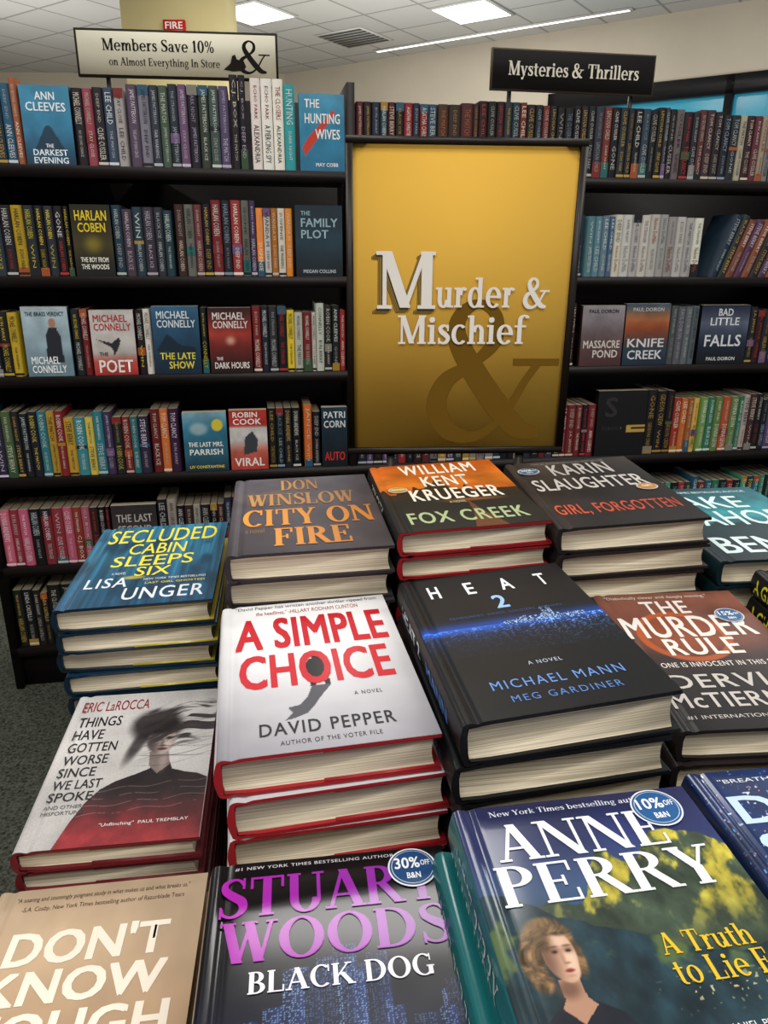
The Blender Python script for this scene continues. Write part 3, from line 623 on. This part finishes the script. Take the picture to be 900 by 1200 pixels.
K='#17151a';Wt='#d9d6cf'
MIX=[(K,'#c9c2b4','#a33a34'),('#23262e','#b9c2cc'),('#3a1f24','#d8c8b0'),('#1f2f42','#c9d2da','#d0a84a'),('#5b2a2c','#e0d4c4'),('#2b3a36','#cfc9b4'),('#6e6a66','#1c1b1c'),('#12161c','#d6b24a'),('#8a2a2a','#efe7da'),('#b7b2a8','#2b2a2c','#8a2a2a'),('#1c1a22','#8fa6b8'),('#4a3a5a','#d8cfe0')]
DARK=[(K,'#c2bbb0'),('#14181f','#8fa6b8'),('#2a1316','#c23a34'),('#1b1d22','#d0a84a'),('#0f1216','#d6d0c6')]
L0=-1.195
seg(0,L0,-.972,[('#2f6c8a','#e6ecef'),('#24506e','#dfe8ee'),('#8a4a2c','#f0e6d6'),('#1c2a3a','#c9a24a')],'ANN CLEEVES',(.19,.21))
face(0,-.969,-.842,.19,[(0,'#163a52'),(.45,'#2f7496'),(1,'#3a86a6')],[('ANN',.3,.7,.82,.92,'#e6eef2'),('CLEEVES',.1,.9,.68,.79,'#e6eef2'),('THE',.42,.58,.22,.27,'#e6eef2'),('DARKEST',.15,.85,.12,.2,'#e6eef2'),('EVENING',.15,.85,.02,.1,'#e6eef2')],lambda b,S,T:mix(b,'#132c3d',pm(S,T,[(.2,.2),(.45,.5),(.55,.5),(.8,.2)])*.8))
seg(0,-.84,-.70,[('#8a3a44','#efe0d8'),('#54354f','#e8dfe4'),('#a7a6a6','#3a3540'),('#3c4a5c','#dfe5ea'),('#1f1d24','#d8cfc0')],None,(.185,.205),(.022,.03))
seg(0,-.70,-.43,[('#5f4f6e','#e0d8e6'),('#4a5f5a','#e9efec'),('#6b4f6e','#f0e8f0'),('#1c1a20','#c9b6d6'),('#3d4d3f','#e0e6d8'),('#2e3340','#cfd6e0'),('#8f8a92','#26242a')],None,(.19,.205),(.024,.03))
seg(0,-.43,-.375,[('#141216','#b9a6c0'),('#1b1a20','#d8cfc0')],None,(.225,.235),(.02,.026))
seg(0,-.375,-.285,[('#d3cfc6','#26242a','#9a2a2a')],['A SPENCER NOVEL','ALEXANDRIA','A PIERCING SPY'],(.215,.228),(.027,.032),block=0)
seg(0,-.285,-.25,[('#2b8f99','#eaf6f5')],['HUNTING'],(.21,.22),(.03,.035),block=0)
face(0,-.245,-.117,.195,[(0,'#2a7296'),(.5,'#2a7fa3'),(1,'#4a95b5')],[('THE',.12,.45,.82,.93,'#f2f2ee'),('HUNTING',.12,.9,.62,.75,'#f2f2ee'),('WIVES',.35,.9,.42,.55,'#f2f2ee'),('MAY COBB',.35,.85,.06,.11,'#f2f2ee')],lambda b,S,T:mix(b,'#c83c26',pm(S,T,[(.05,.3),(.2,.45),(.75,.8),(.8,.76),(.3,.35),(.12,.2)])))
seg(0,-.085,.15,[('#8a2326','#f0e2d2'),('#1d2330','#c9ced6'),(K,'#d6b24a'),('#5a2027','#e6d8c0'),('#2c4a5a','#dfe8ea')],None,(.175,.2),(.02,.028))
seg(0,.15,.27,[('#3a2a22','#b5843c'),('#4a2a22','#c96a3c')],'CLIVE CUSSLER',(.18,.188),(.03,.04))
seg(0,.27,.86,DARK+[('#2a3038','#c9a24a'),('#3a3f46','#b6b6b0'),('#26384a','#b6b6b0'),('#6a2a26','#e6d8c0')],['CLIVE CUSSLER','LEE CHILD','LINCOLN CHILD'],(.18,.195),(.02,.028))
seg(0,.86,1.5,MIX+DARK+[('#b9b298','#8a2a2a'),('#8a2326','#f0e2d2'),('#3a6a7a','#e6e6da'),('#a9a08a','#26384a')],['CLIVE CUSSLER','TOM CLANCY','CUSSLER'],(.18,.198),(.02,.03))
YB=[('#141214','#e6c62a'),('#c9a81f','#1a1718'),('#1b1a1f','#e2e0d8','#c2332a'),('#141518','#c2332a','#e2e0d8'),('#26323a','#e6d23a'),('#5a1a1e','#f0e2c0')]
seg(1,L0,-.882,YB,'HARLAN COBEN',(.178,.19),(.024,.03))
face(1,-.879,-.771,.188,[(0,'#12100e'),(.45,'#3d3516'),(1,'#1b190c')],[('HARLAN',.1,.9,.78,.92,'#e0c522'),('COBEN',.15,.85,.62,.75,'#e0c522'),('THE BOY FROM',.15,.85,.2,.27,'#f0efe0'),('THE WOODS',.15,.85,.1,.17,'#f0efe0')],lambda b,S,T:mix(b,'#b9a62a',el(S,T,.5,.45,.2,.11,.8)*.5))
seg(1,-.77,-.60,[('#2c3238','#c9d2d6'),('#1a1d22','#e0ddd0'),('#3a2f3a','#d6c8d6'),('#1f3a44','#d6dcd8')],'HARLAN COBEN',(.175,.195),(.024,.032))
seg(1,-.60,-.375,MIX,'HARLAN COBEN',(.178,.205),(.022,.03))
seg(1,-.375,-.27,[('#d8d4c6','#b5452a'),('#cf7a2a','#f0ead8'),('#e0dccf','#2a2a2c')],['SUSPENSE','WANDA M'],(.185,.19),(.018,.022))
face(1,-.265,-.126,.195,[(0,'#0f1a20'),(.5,'#1f3a47'),(1,'#182b34')],[('THE',.12,.32,.86,.92,'#96b2bb'),('FAMILY',.12,.9,.7,.82,'#96b2bb'),('PLOT',.12,.7,.54,.66,'#96b2bb'),('MEGAN COLLINS',.15,.85,.05,.1,'#b9c6ca')])
seg(1,-.085,.63,MIX,None)
seg(1,.63,.72,[('#4a6f7c','#e6eef0'),('#5d7f8c','#eef2f2'),('#39586a','#e6eef0')],None,(.175,.19),(.022,.026),block=0)
seg(1,.72,1.02,[('#c3bfb8','#8f8a84','#8f8a84'),('#b9b4ac','#a0522d','#8f8a84'),('#c8c4bd','#55617a')],['Nelson DeMille'],(.175,.185),(.026,.032),block=.05)
seg(1,1.06,1.30,[('#4d6474','#dfe6ea'),('#1c2f3f','#c9d6e0'),('#5a3a5c','#e6d8e6'),('#26292f','#c9a24a'),('#6e3a2c','#f0e0d0')],None,(.185,.20),(.022,.028),lean=.33,block=.1)
seg(1,1.36,1.49,DARK,None)
CN=[('#16181c','#e0c52a'),('#c2a82a','#1a1a1c'),('#1d2a3a','#e0ded6'),('#7a1f22','#ece4d4'),('#26282c','#d0d2d4'),('#b9b4aa','#26262a'),('#121418','#c23a34'),('#1a1c20','#e0ded6','#e0c52a')]
seg(2,L0,-1.048,CN[:2]+CN[-1:],'MICHAEL CONNELLY',(.18,.188),(.026,.03))
face(2,-1.045,-.917,.195,[(0,'#64808c'),(.5,'#8fa6b0'),(1,'#a3b6be')],[('THE BRASS VERDICT',.08,.92,.87,.93,'#26323a'),('MICHAEL',.1,.72,.18,.29,'#f0f2f2'),('CONNELLY',.1,.85,.05,.16,'#f0f2f2')],lambda b,S,T:mix(mix(b,'#20242c',pm(S,T,[(.45,.2),(.48,.6),(.55,.7),(.72,.7),(.8,.58),(.82,.2)])),'#a57a60',el(S,T,.64,.77,.08,.07,.1)))
seg(2,-.912,-.865,CN,'MICHAEL CONNELLY',(.175,.19),(.022,.026))
face(2,-.862,-.737,.185,[(0,'#a02c28'),(.2,'#b24c42'),(.35,'#b9b4ae'),(1,'#c3c0bc')],[('MICHAEL',.08,.85,.82,.93,'#b22f2c'),('CONNELLY',.08,.92,.69,.8,'#b22f2c'),('THE',.15,.35,.3,.36,'#1f1d20'),('POET',.12,.9,.04,.24,'#f0e8e2')],lambda b,S,T:mix(b,'#26242a',pm(S,T,[(.1,.56),(.45,.5),(.62,.58),(.66,.54),(.6,.42),(.48,.3),(.46,.42)])))
seg(2,-.735,-.692,CN,'MICHAEL CONNELLY',(.175,.19),(.02,.024))
face(2,-.689,-.553,.195,[(0,'#102438'),(.5,'#1c405a'),(1,'#2f6080')],[('MICHAEL',.1,.8,.82,.93,'#d6dee0'),('CONNELLY',.1,.92,.69,.8,'#d6dee0'),('THE LATE',.12,.88,.22,.32,'#e6d23a'),('SHOW',.3,.85,.08,.19,'#e6d23a')],lambda b,S,T:mix(b,'#10202c',pm(S,T,[(.05,.35),(.3,.6),(.6,.42),(.9,.4),(.9,.3)])*.8))
seg(2,-.551,-.531,CN,'CONNELLY',(.18,.19),(.02,.022))
face(2,-.529,-.402,.19,[(0,'#1e1010'),(.4,'#6e221c'),(.6,'#a93a2e'),(1,'#2c1416')],[('MICHAEL',.1,.85,.82,.93,'#e0d8d2'),('CONNELLY',.1,.92,.69,.8,'#e0d8d2'),('THE',.15,.3,.2,.25,'#f0e8e2'),('DARK HOURS',.1,.92,.07,.17,'#f0e8e2')],lambda b,S,T:mix(b,'#e0b8a0',el(S,T,.5,.5,.1,.06,.8)*.8))
seg(2,-.40,-.21,CN,'MICHAEL CONNELLY',(.175,.2),(.022,.028))
seg(2,-.21,-.185,[('#dcd8d0','#2a2a2c')],['CONNELLY'],(.2,.205),(.024,.026),block=0)
seg(2,-.185,-.12,[('#8a2326','#f0e2d2'),('#2a2326','#e0ded6'),(K,Wt)],None,(.175,.2),(.022,.028))
seg(2,-.085,.62,MIX,None)
face(2,.638,.784,.19,[(0,'#4a2c2c'),(.4,'#5f4a4a'),(.7,'#7a7074'),(1,'#8f8a8e')],[('PAUL DOIRON',.15,.85,.88,.94,'#1a1618'),('MASSACRE',.06,.94,.3,.43,'#d6ccc6'),('POND',.3,.9,.14,.27,'#d6ccc6')])
face(2,.786,.941,.195,[(0,'#1c2c3c'),(.25,'#2d3f50'),(.6,'#8f4528'),(.75,'#a9663c'),(1,'#3d5468')],[('PAUL DOIRON',.15,.85,.88,.94,'#c6c2bc'),('KNIFE',.08,.92,.3,.44,'#d6d6d6'),('CREEK',.1,.9,.1,.25,'#d6d6d6')])
seg(2,.945,1.045,[('#6a6f72','#1f2428'),('#4e5458','#c0c4c6')],['PAUL DOIRON'],(.185,.19),(.024,.028),block=.05)
face(2,1.05,1.226,.19,[(0,'#0b0e14'),(.35,'#1c283a'),(.7,'#5a6376'),(1,'#1a2236')],[('BAD',.35,.65,.82,.94,'#d6d8da'),('LITTLE',.2,.8,.66,.79,'#d6d8da'),('FALLS',.12,.88,.3,.5,'#d6d8da'),('PAUL DOIRON',.2,.8,.06,.12,'#d6d8da')])
seg(2,1.23,1.48,DARK,None)
seg(3,L0,-.72,[('#2b6f7a','#e6f0ee'),('#a9852a','#1f1d1a'),('#1f3a5a','#e0e6ea'),('#b8a84a','#26262a'),('#8a2a2c','#efe4d4'),('#26262c','#d8c84a'),('#4a5f3a','#eef0dc'),('#3a2f4a','#d8cfe0'),('#14161a','#c9ced6'),('#1a1c22','#c9a24a')],['JAMES PATTERSON','ROBIN COOK','STEVE BERRY'],(.175,.205),(.02,.032))
seg(3,-.72,-.63,[('#c2632a','#f0e4d4'),('#7a2226','#efe0d0'),('#3a1f44','#e0d0ea')],None,(.18,.2),(.024,.03))
face(3,-.627,-.492,.185,[(0,'#143040'),(.3,'#2c6074'),(.7,'#2f7490'),(1,'#7aa2b0')],[('THE LAST MRS.',.1,.9,.42,.5,'#f0f0e6'),('PARRISH',.12,.88,.28,.38,'#f0f0e6'),('LIV CONSTANTINE',.1,.9,.05,.1,'#f0d23a')],lambda b,S,T:mix(mix(b,'#d6c23a',el(S,T,.78,.78,.13,.1,.1)),'#d0d2ce',el(S,T,.35,.72,.2,.1,.4)*.6))
face(3,-.487,-.369,.188,[(0,'#b43a30'),(.3,'#b75a4a'),(.5,'#c8c4c0'),(.7,'#c8c4c0'),(.75,'#b23028'),(1,'#b23028')],[('ROBIN',.1,.75,.88,.97,'#f2ece4'),('COOK',.1,.85,.76,.86,'#f2ece4'),('VIRAL',.1,.9,.06,.2,'#f2ece4')],lambda b,S,T:mix(b,'#3a3f46',pm(S,T,[(.35,.25),(.4,.55),(.6,.65),(.75,.5),(.7,.3)])))
seg(3,-.367,-.255,DARK+[('#bcb8b0','#26262a'),('#3a5a8a','#e6eaf0')],None,(.175,.195))
seg(3,-.255,-.228,[('#c2632a','#f0e4d4')],['JANCE'],(.2,.205),(.024,.026))
seg(3,-.228,-.203,DARK,None,(.175,.19))
face(3,-.201,-.117,.19,[(0,'#0e1720'),(.5,'#162733'),(1,'#1e3848')],[('PATRI',.08,.92,.82,.93,'#d6dadc'),('CORN',.08,.92,.66,.78,'#d6dadc'),('AUTO',.1,.9,.1,.25,'#c92f2a')])
seg(3,-.085,.60,MIX,None)
seg(3,.60,.72,[(K,'#c23a34'),('#6e1f24','#e6d8c0')],None,(.175,.19))
face(3,.722,.90,.22,[(0,'#0c0b0e'),(1,'#121015')],[('S',.15,.4,.6,.9,'#2e2a30'),('GEIST',.1,.55,.4,.45,'#2e2a30')],lambda b,S,T:mix(mix(b,'#c09a48',((S>.62)&(np.abs(T-.42)<.055)).astype(float)),'#1a1718',((S>.70)&(np.abs(T-.42)<.02)).astype(float)))
seg(3,.90,1.00,[('#17151a','#b08a3c')],['GIDEON CREW'],(.21,.22),(.034,.04),block=.6)
seg(3,1.0,1.10,[('#b9924a','#3a2218'),('#b5632a','#f0e4d0'),('#a33a2a','#f0e4d0')],None,(.185,.195))
seg(3,1.10,1.26,[('#2f6a54','#e6efe6'),('#3a7a5a','#f0f4ec'),('#6a8a4a','#f2f4e6'),('#a9502a','#f4e8dc')],['DONNA LEON'],(.185,.2),(.026,.032))
seg(3,1.26,1.48,MIX,None)
seg(4,L0,-.93,[('#8a2a3a','#f0dce0'),('#b55a6e','#fbe8ec'),('#1a1418','#c9ced6'),('#a33a34','#f2e2da')],None,(.185,.2),(.026,.034))
seg(4,-.93,-.87,DARK,None)
face(4,-.866,-.727,.185,[(0,'#1e1a1c'),(.5,'#3d3736'),(1,'#2a2628')],[('THE LAST',.1,.9,.7,.84,'#b6b0aa'),('SECOND',.12,.88,.5,.64,'#b6b0aa'),('CATHERINE COULTER',.1,.9,.06,.12,'#c9a24a')])
seg(4,-.725,-.13,[(K,Wt),('#23262e','#b9c2cc'),('#2a2f44','#c9d2da'),('#a9a49a','#26262a'),('#3a2024','#d8c8b0')],None,(.175,.2))
seg(4,-.085,.88,MIX,None)
seg(4,.88,1.48,[('#1d5a6e','#e6f0f2'),('#16181c','#8fd0c4'),('#2f8a6a','#eef6f0'),('#26323a','#e6d23a'),('#8a2a2c','#efe4d4')],None,(.175,.2))
seg(5,L0,-1.09,DARK,None,(.18,.2))
seg(5,-1.09,-.99,[('#1d1b17','#d8d4c9'),('#141513','#cfcabd')],['JUSTIN CRONIN'],(.205,.215),(.035,.045),block=0)
seg(5,-.99,.9,MIX,None)
seg(5,.9,1.48,DARK,None)
mb.obj('shelved_books',SHM)

# ------------------------------------------------------------ topper signs
M_SIGNK=plain('sign_black','#17161a',.4); M_POST=plain('post_metal','#3a3a3a',.4,metal=.7)
mb=MB(); w,h=.555,.118
mb.box(-w/2,w/2,0,.014,-h/2,h/2,'#2a2620',M_PRINT); mb.box(-w/2+.006,w/2-.006,-.001,.0005,-h/2+.006,h/2-.006,'#cbc7b4',M_PRINT)
def st2(tm,x0,x1,z0,z1,c):
    P,F=fit(tm,x0,x1,z0,z1); mb.add(np.c_[P[:,0],-.0014-P[:,2],P[:,1]],F,c,M_PRINT)
st2(serif('Members Save 10%',.03,.012),-.205,.10,.006,.036,'#1d1a18'); st2(serif('on Almost Everything In Store',.03,.008),-.19,.115,-.036,-.010,'#2d2a26')
st2(serif('&'),.165,.255,-.044,.040,'#1d1a18')
P=[(.125,-.034),(.145,-.018),(.15,.0),(.158,.004),(.163,-.008),(.182,-.012),(.188,-.026),(.18,-.036),(.15,-.038)]
mb.add([(a,-.0030,b) for a,b in P],[tuple(range(len(P)))],'#1d1a18',M_PRINT)
for sx in (-.2,.2): mb.box(sx-.006,sx+.006,.014,.022,-.30,0,'#222222',M_POST)
mb.obj('store_sign',basis(-.586,2.40,ZC+.508,5))
mb=MB(); w,h=.53,.113
mb.box(-w/2,w/2,0,.014,-h/2,h/2,'#4a4238',M_PRINT); mb.box(-w/2+.004,w/2-.004,-.001,.0005,-h/2+.004,h/2-.004,'#1a1819',M_PRINT)
st2(serif('Mysteries & Thrillers',.03,.016),-.212,.212,-.026,.024,'#dcd7c8')
for sx in (-.2,.2): mb.box(sx-.006,sx+.006,.014,.022,-.31,0,'#222222',M_POST)
mb.obj('store_sign',basis(.577,2.625,ZC+.516,9.57))

# ------------------------------------------------------------ room
CE=ZC+2.1
def quad(name,pts,mat):
    me=bpy.data.meshes.new(name); me.from_pydata(pts,[],[tuple(range(len(pts)))]); me.materials.append(mat); o=bpy.data.objects.new(name,me); sc.collection.objects.link(o); return o
m,nt,b=newmat('carpet'); tc=nt.nodes.new('ShaderNodeTexCoord'); n=nt.nodes.new('ShaderNodeTexNoise'); n.inputs['Scale'].default_value=130; n.inputs['Detail'].default_value=6
n2=nt.nodes.new('ShaderNodeTexVoronoi'); n2.inputs['Scale'].default_value=70
r=nt.nodes.new('ShaderNodeValToRGB'); r.color_ramp.elements[0].position=.42; r.color_ramp.elements[0].color=(*lin(hx('#191b17')),1); r.color_ramp.elements[1].position=.78; r.color_ramp.elements[1].color=(*lin(hx('#4a4c43')),1)
ad=nt.nodes.new('ShaderNodeMath'); ad.operation='MULTIPLY_ADD'; ad.inputs[1].default_value=.25
nt.links.new(tc.outputs['Object'],n.inputs['Vector']); nt.links.new(tc.outputs['Object'],n2.inputs['Vector']); nt.links.new(n2.outputs['Distance'],ad.inputs[0]); nt.links.new(n.outputs['Fac'],ad.inputs[2])
nt.links.new(ad.outputs[0],r.inputs['Fac']); nt.links.new(r.outputs['Color'],b.inputs['Base Color']); b.inputs['Roughness'].default_value=.95; b.inputs['Specular IOR Level'].default_value=.1
quad('floor',[(-8,-4,0),(9,-4,0),(9,12,0),(-8,12,0)],m)
m,nt,b=newmat('ceiling_tile'); tc=nt.nodes.new('ShaderNodeTexCoord'); mp=nt.nodes.new('ShaderNodeMapping'); mp.inputs['Rotation'].default_value=(0,0,radians(34.5))
bk=nt.nodes.new('ShaderNodeTexBrick'); bk.offset=0; bk.inputs['Scale'].default_value=1; bk.inputs['Brick Width'].default_value=.61; bk.inputs['Row Height'].default_value=.61; bk.inputs['Mortar Size'].default_value=.014
bk.inputs['Color1'].default_value=(*lin(hx('#c6c6c3')),1); bk.inputs['Color2'].default_value=(*lin(hx('#c0c0be')),1); bk.inputs['Mortar'].default_value=(*lin(hx('#959592')),1)
nt.links.new(tc.outputs['Object'],mp.inputs['Vector']); nt.links.new(mp.outputs['Vector'],bk.inputs['Vector']); nt.links.new(bk.outputs['Color'],b.inputs['Base Color']); b.inputs['Roughness'].default_value=.9
quad('ceiling',[(-8,-4,CE),(9,-4,CE),(9,12,CE),(-8,12,CE)],m)
M_WALL=plain('wall_paint','#d0c6b4',.85,(2,.04,(1,1,1)))
d=Vector((4.44,-3.05,0)).normalized(); nrm=Vector((-d.y,d.x,0))
A0=Vector((-1.31,10.9,0))
def wl(s,z,o=0): p=A0+d*s+nrm*o; return (p.x,p.y,z)
s1=3.65; s2=12.4; zh=ZC+1.53; zs=1.0
def wallpiece(a,b,z0,z1,mb): mb.add([wl(a,z0),wl(b,z0),wl(b,z1),wl(a,z1)],[(0,1,2,3)],'#ffffff',M_WALL)
mb=MB(); wallpiece(0,s1,0,CE,mb); wallpiece(s1,s2,zh,CE,mb); wallpiece(s1,s2,0,zs,mb); mb.obj('wall_right')
M_GLASS=plain('window_glass_blue','#2f8fa8',.15,(1.2,.35,(1,1,1)),emit=.4)
mb=MB()
mb.add([wl(s1,zs,.08),wl(s2,zs,.08),wl(s2,zh,.08),wl(s1,zh,.08)],[(0,1,2,3)],'#ffffff',M_GLASS)
WM=Matrix(((d.x,nrm.x,0,A0.x),(d.y,nrm.y,0,A0.y),(0,0,1,0),(0,0,0,1)))
mb.box(s1,s2,-.03,.06,zh-.16,zh,'#ffffff',M_SIGNK,WM)
mb.box(s1,s2,-.03,.06,zs,zs+.08,'#ffffff',M_SIGNK,WM)
for s in np.arange(s1,s2,1.75): mb.box(s,s+.07,-.03,.06,zs,zh,'#ffffff',M_SIGNK,WM)
mb.obj('window_1')
quad('wall_back',[(-8,10.9,0),(-1.31,10.9,0),(-1.31,10.9,CE),(-8,10.9,CE)],M_WALL)
quad('wall_left',[(-8,-4,0),(-8,10.9,0),(-8,10.9,CE),(-8,-4,CE)],M_WALL)
mb=MB(); M_COL=plain('column_paint','#cfc08a',.8,(2,.04,(1,1,1)))
mb.box(-1.84,-1.16,6,6.68,0,CE,'#ffffff',M_COL); mb.box(-1.86,-1.14,5.98,6.7,0,.15,'#ffffff',M_COL)
mb.obj('column')
mb=MB()
mb.box(-1.545,-1.395,5.97,5.998,ZC+1.365,ZC+1.475,'#c92a24',M_PRINT); mb.box(-1.53,-1.41,5.966,5.97,ZC+1.375,ZC+1.41,'#f0ede6',M_PRINT)
P,F=fit(sans('FIRE',.02),-1.53,-1.41,ZC+1.42,ZC+1.462); mb.add(np.c_[P[:,0],5.966-P[:,2],P[:,1]],F,'#f4f0ea',M_PRINT)
mb.box(-1.545,-1.395,5.97,5.998,ZC+.93,ZC+1.08,'#f0ede6',M_PRINT)
mb.add([(-1.53,5.965,ZC+1.06),(-1.41,5.965,ZC+1.06),(-1.47,5.965,ZC+.95)],[(0,1,2)],'#c92a24',M_PRINT)
mb.obj('fire_sign')
M_EM=plain('light_diffuser','#ffffff',.5,emit=3.0); M_TRIM=plain('fixture_trim','#d8d8d4',.6); M_VENT=plain('vent_dark','#4a4a4a',.6)
def troffer(x,y,w=1.2,h=.6,rot=-34.5):
    mb=MB(); mb.box(-w/2,w/2,-h/2,h/2,-.015,-.001,'#ffffff',M_TRIM); mb.box(-w/2+.03,w/2-.03,-h/2+.03,h/2-.03,-.017,-.015,'#ffffff',M_EM)
    mb.obj('ceiling_light',basis(x,y,CE,rot))
for x,y in ((.79,8.15),(-1.27,8.25),(-2.6,9.4),(-4,6.5)): troffer(x,y,.6 if y>7 else 1.2,.6)
troffer(1.06,8.85,2.9,.10)
troffer(-.1,2.75,1.2,.6,0)
mb=MB(); mb.box(-.3,.3,-.3,.3,-.012,-.001,'#ffffff',M_TRIM)
for k in range(7): mb.box(-.27,.27,-.27+k*.08,-.22+k*.08,-.016,-.012,'#ffffff',M_VENT)
mb.obj('ceiling_vent',basis(-.35,9.1,CE,-34.5))
def area(x,y,w,h,p,z=CE-.05,up=False):
    l=bpy.data.lights.new('troffer_and_fill_light','AREA'); l.shape='RECTANGLE'; l.size=w; l.size_y=h; l.energy=p; l.color=(1,.97,.925)
    o=bpy.data.objects.new('troffer_and_fill_light',l); o.location=(x,y,z); sc.collection.objects.link(o)
    if up: o.rotation_euler=(pi,0,0)  # added fill without a fixture, turned towards the ceiling
for x,y,p in ((-1.6,-1.2,42),(1.6,-1.2,42),(-1.9,1.0,42),(.1,-.2,30),(2.2,1.4,42),(-.1,2.75,26),(-3,4.2,40),(0,4.8,34),(3,4.6,40),(-3,7.5,40),(.5,7,40)):
    area(x,y,1.2,.6,p)
# added upward fill, hidden behind the bookcase, to brighten the ceiling and far walls
for x,y,p in ((-3.5,7.5,42),(0,7.2,42),(3,5,38),(-1,4,18)): area(x,y,1.6,1.6,p,1.6,True)
w=bpy.data.worlds.new('world'); sc.world=w; w.use_nodes=True
w.node_tree.nodes['Background'].inputs[0].default_value=(.97,.97,1,1); w.node_tree.nodes['Background'].inputs[1].default_value=.42

# ------------------------------------------------------------ camera
cam=bpy.data.cameras.new('camera'); co=bpy.data.objects.new('camera',cam); sc.collection.objects.link(co); sc.camera=co
cam.sensor_fit='VERTICAL'; cam.sensor_height=24; cam.lens=876.9/1200*24; cam.clip_start=.02
co.matrix_world=Matrix.Translation((0,0,ZC))@Matrix.Rotation(radians(90-19.39),4,'X')@Matrix.Rotation(radians(.40),4,'Z')
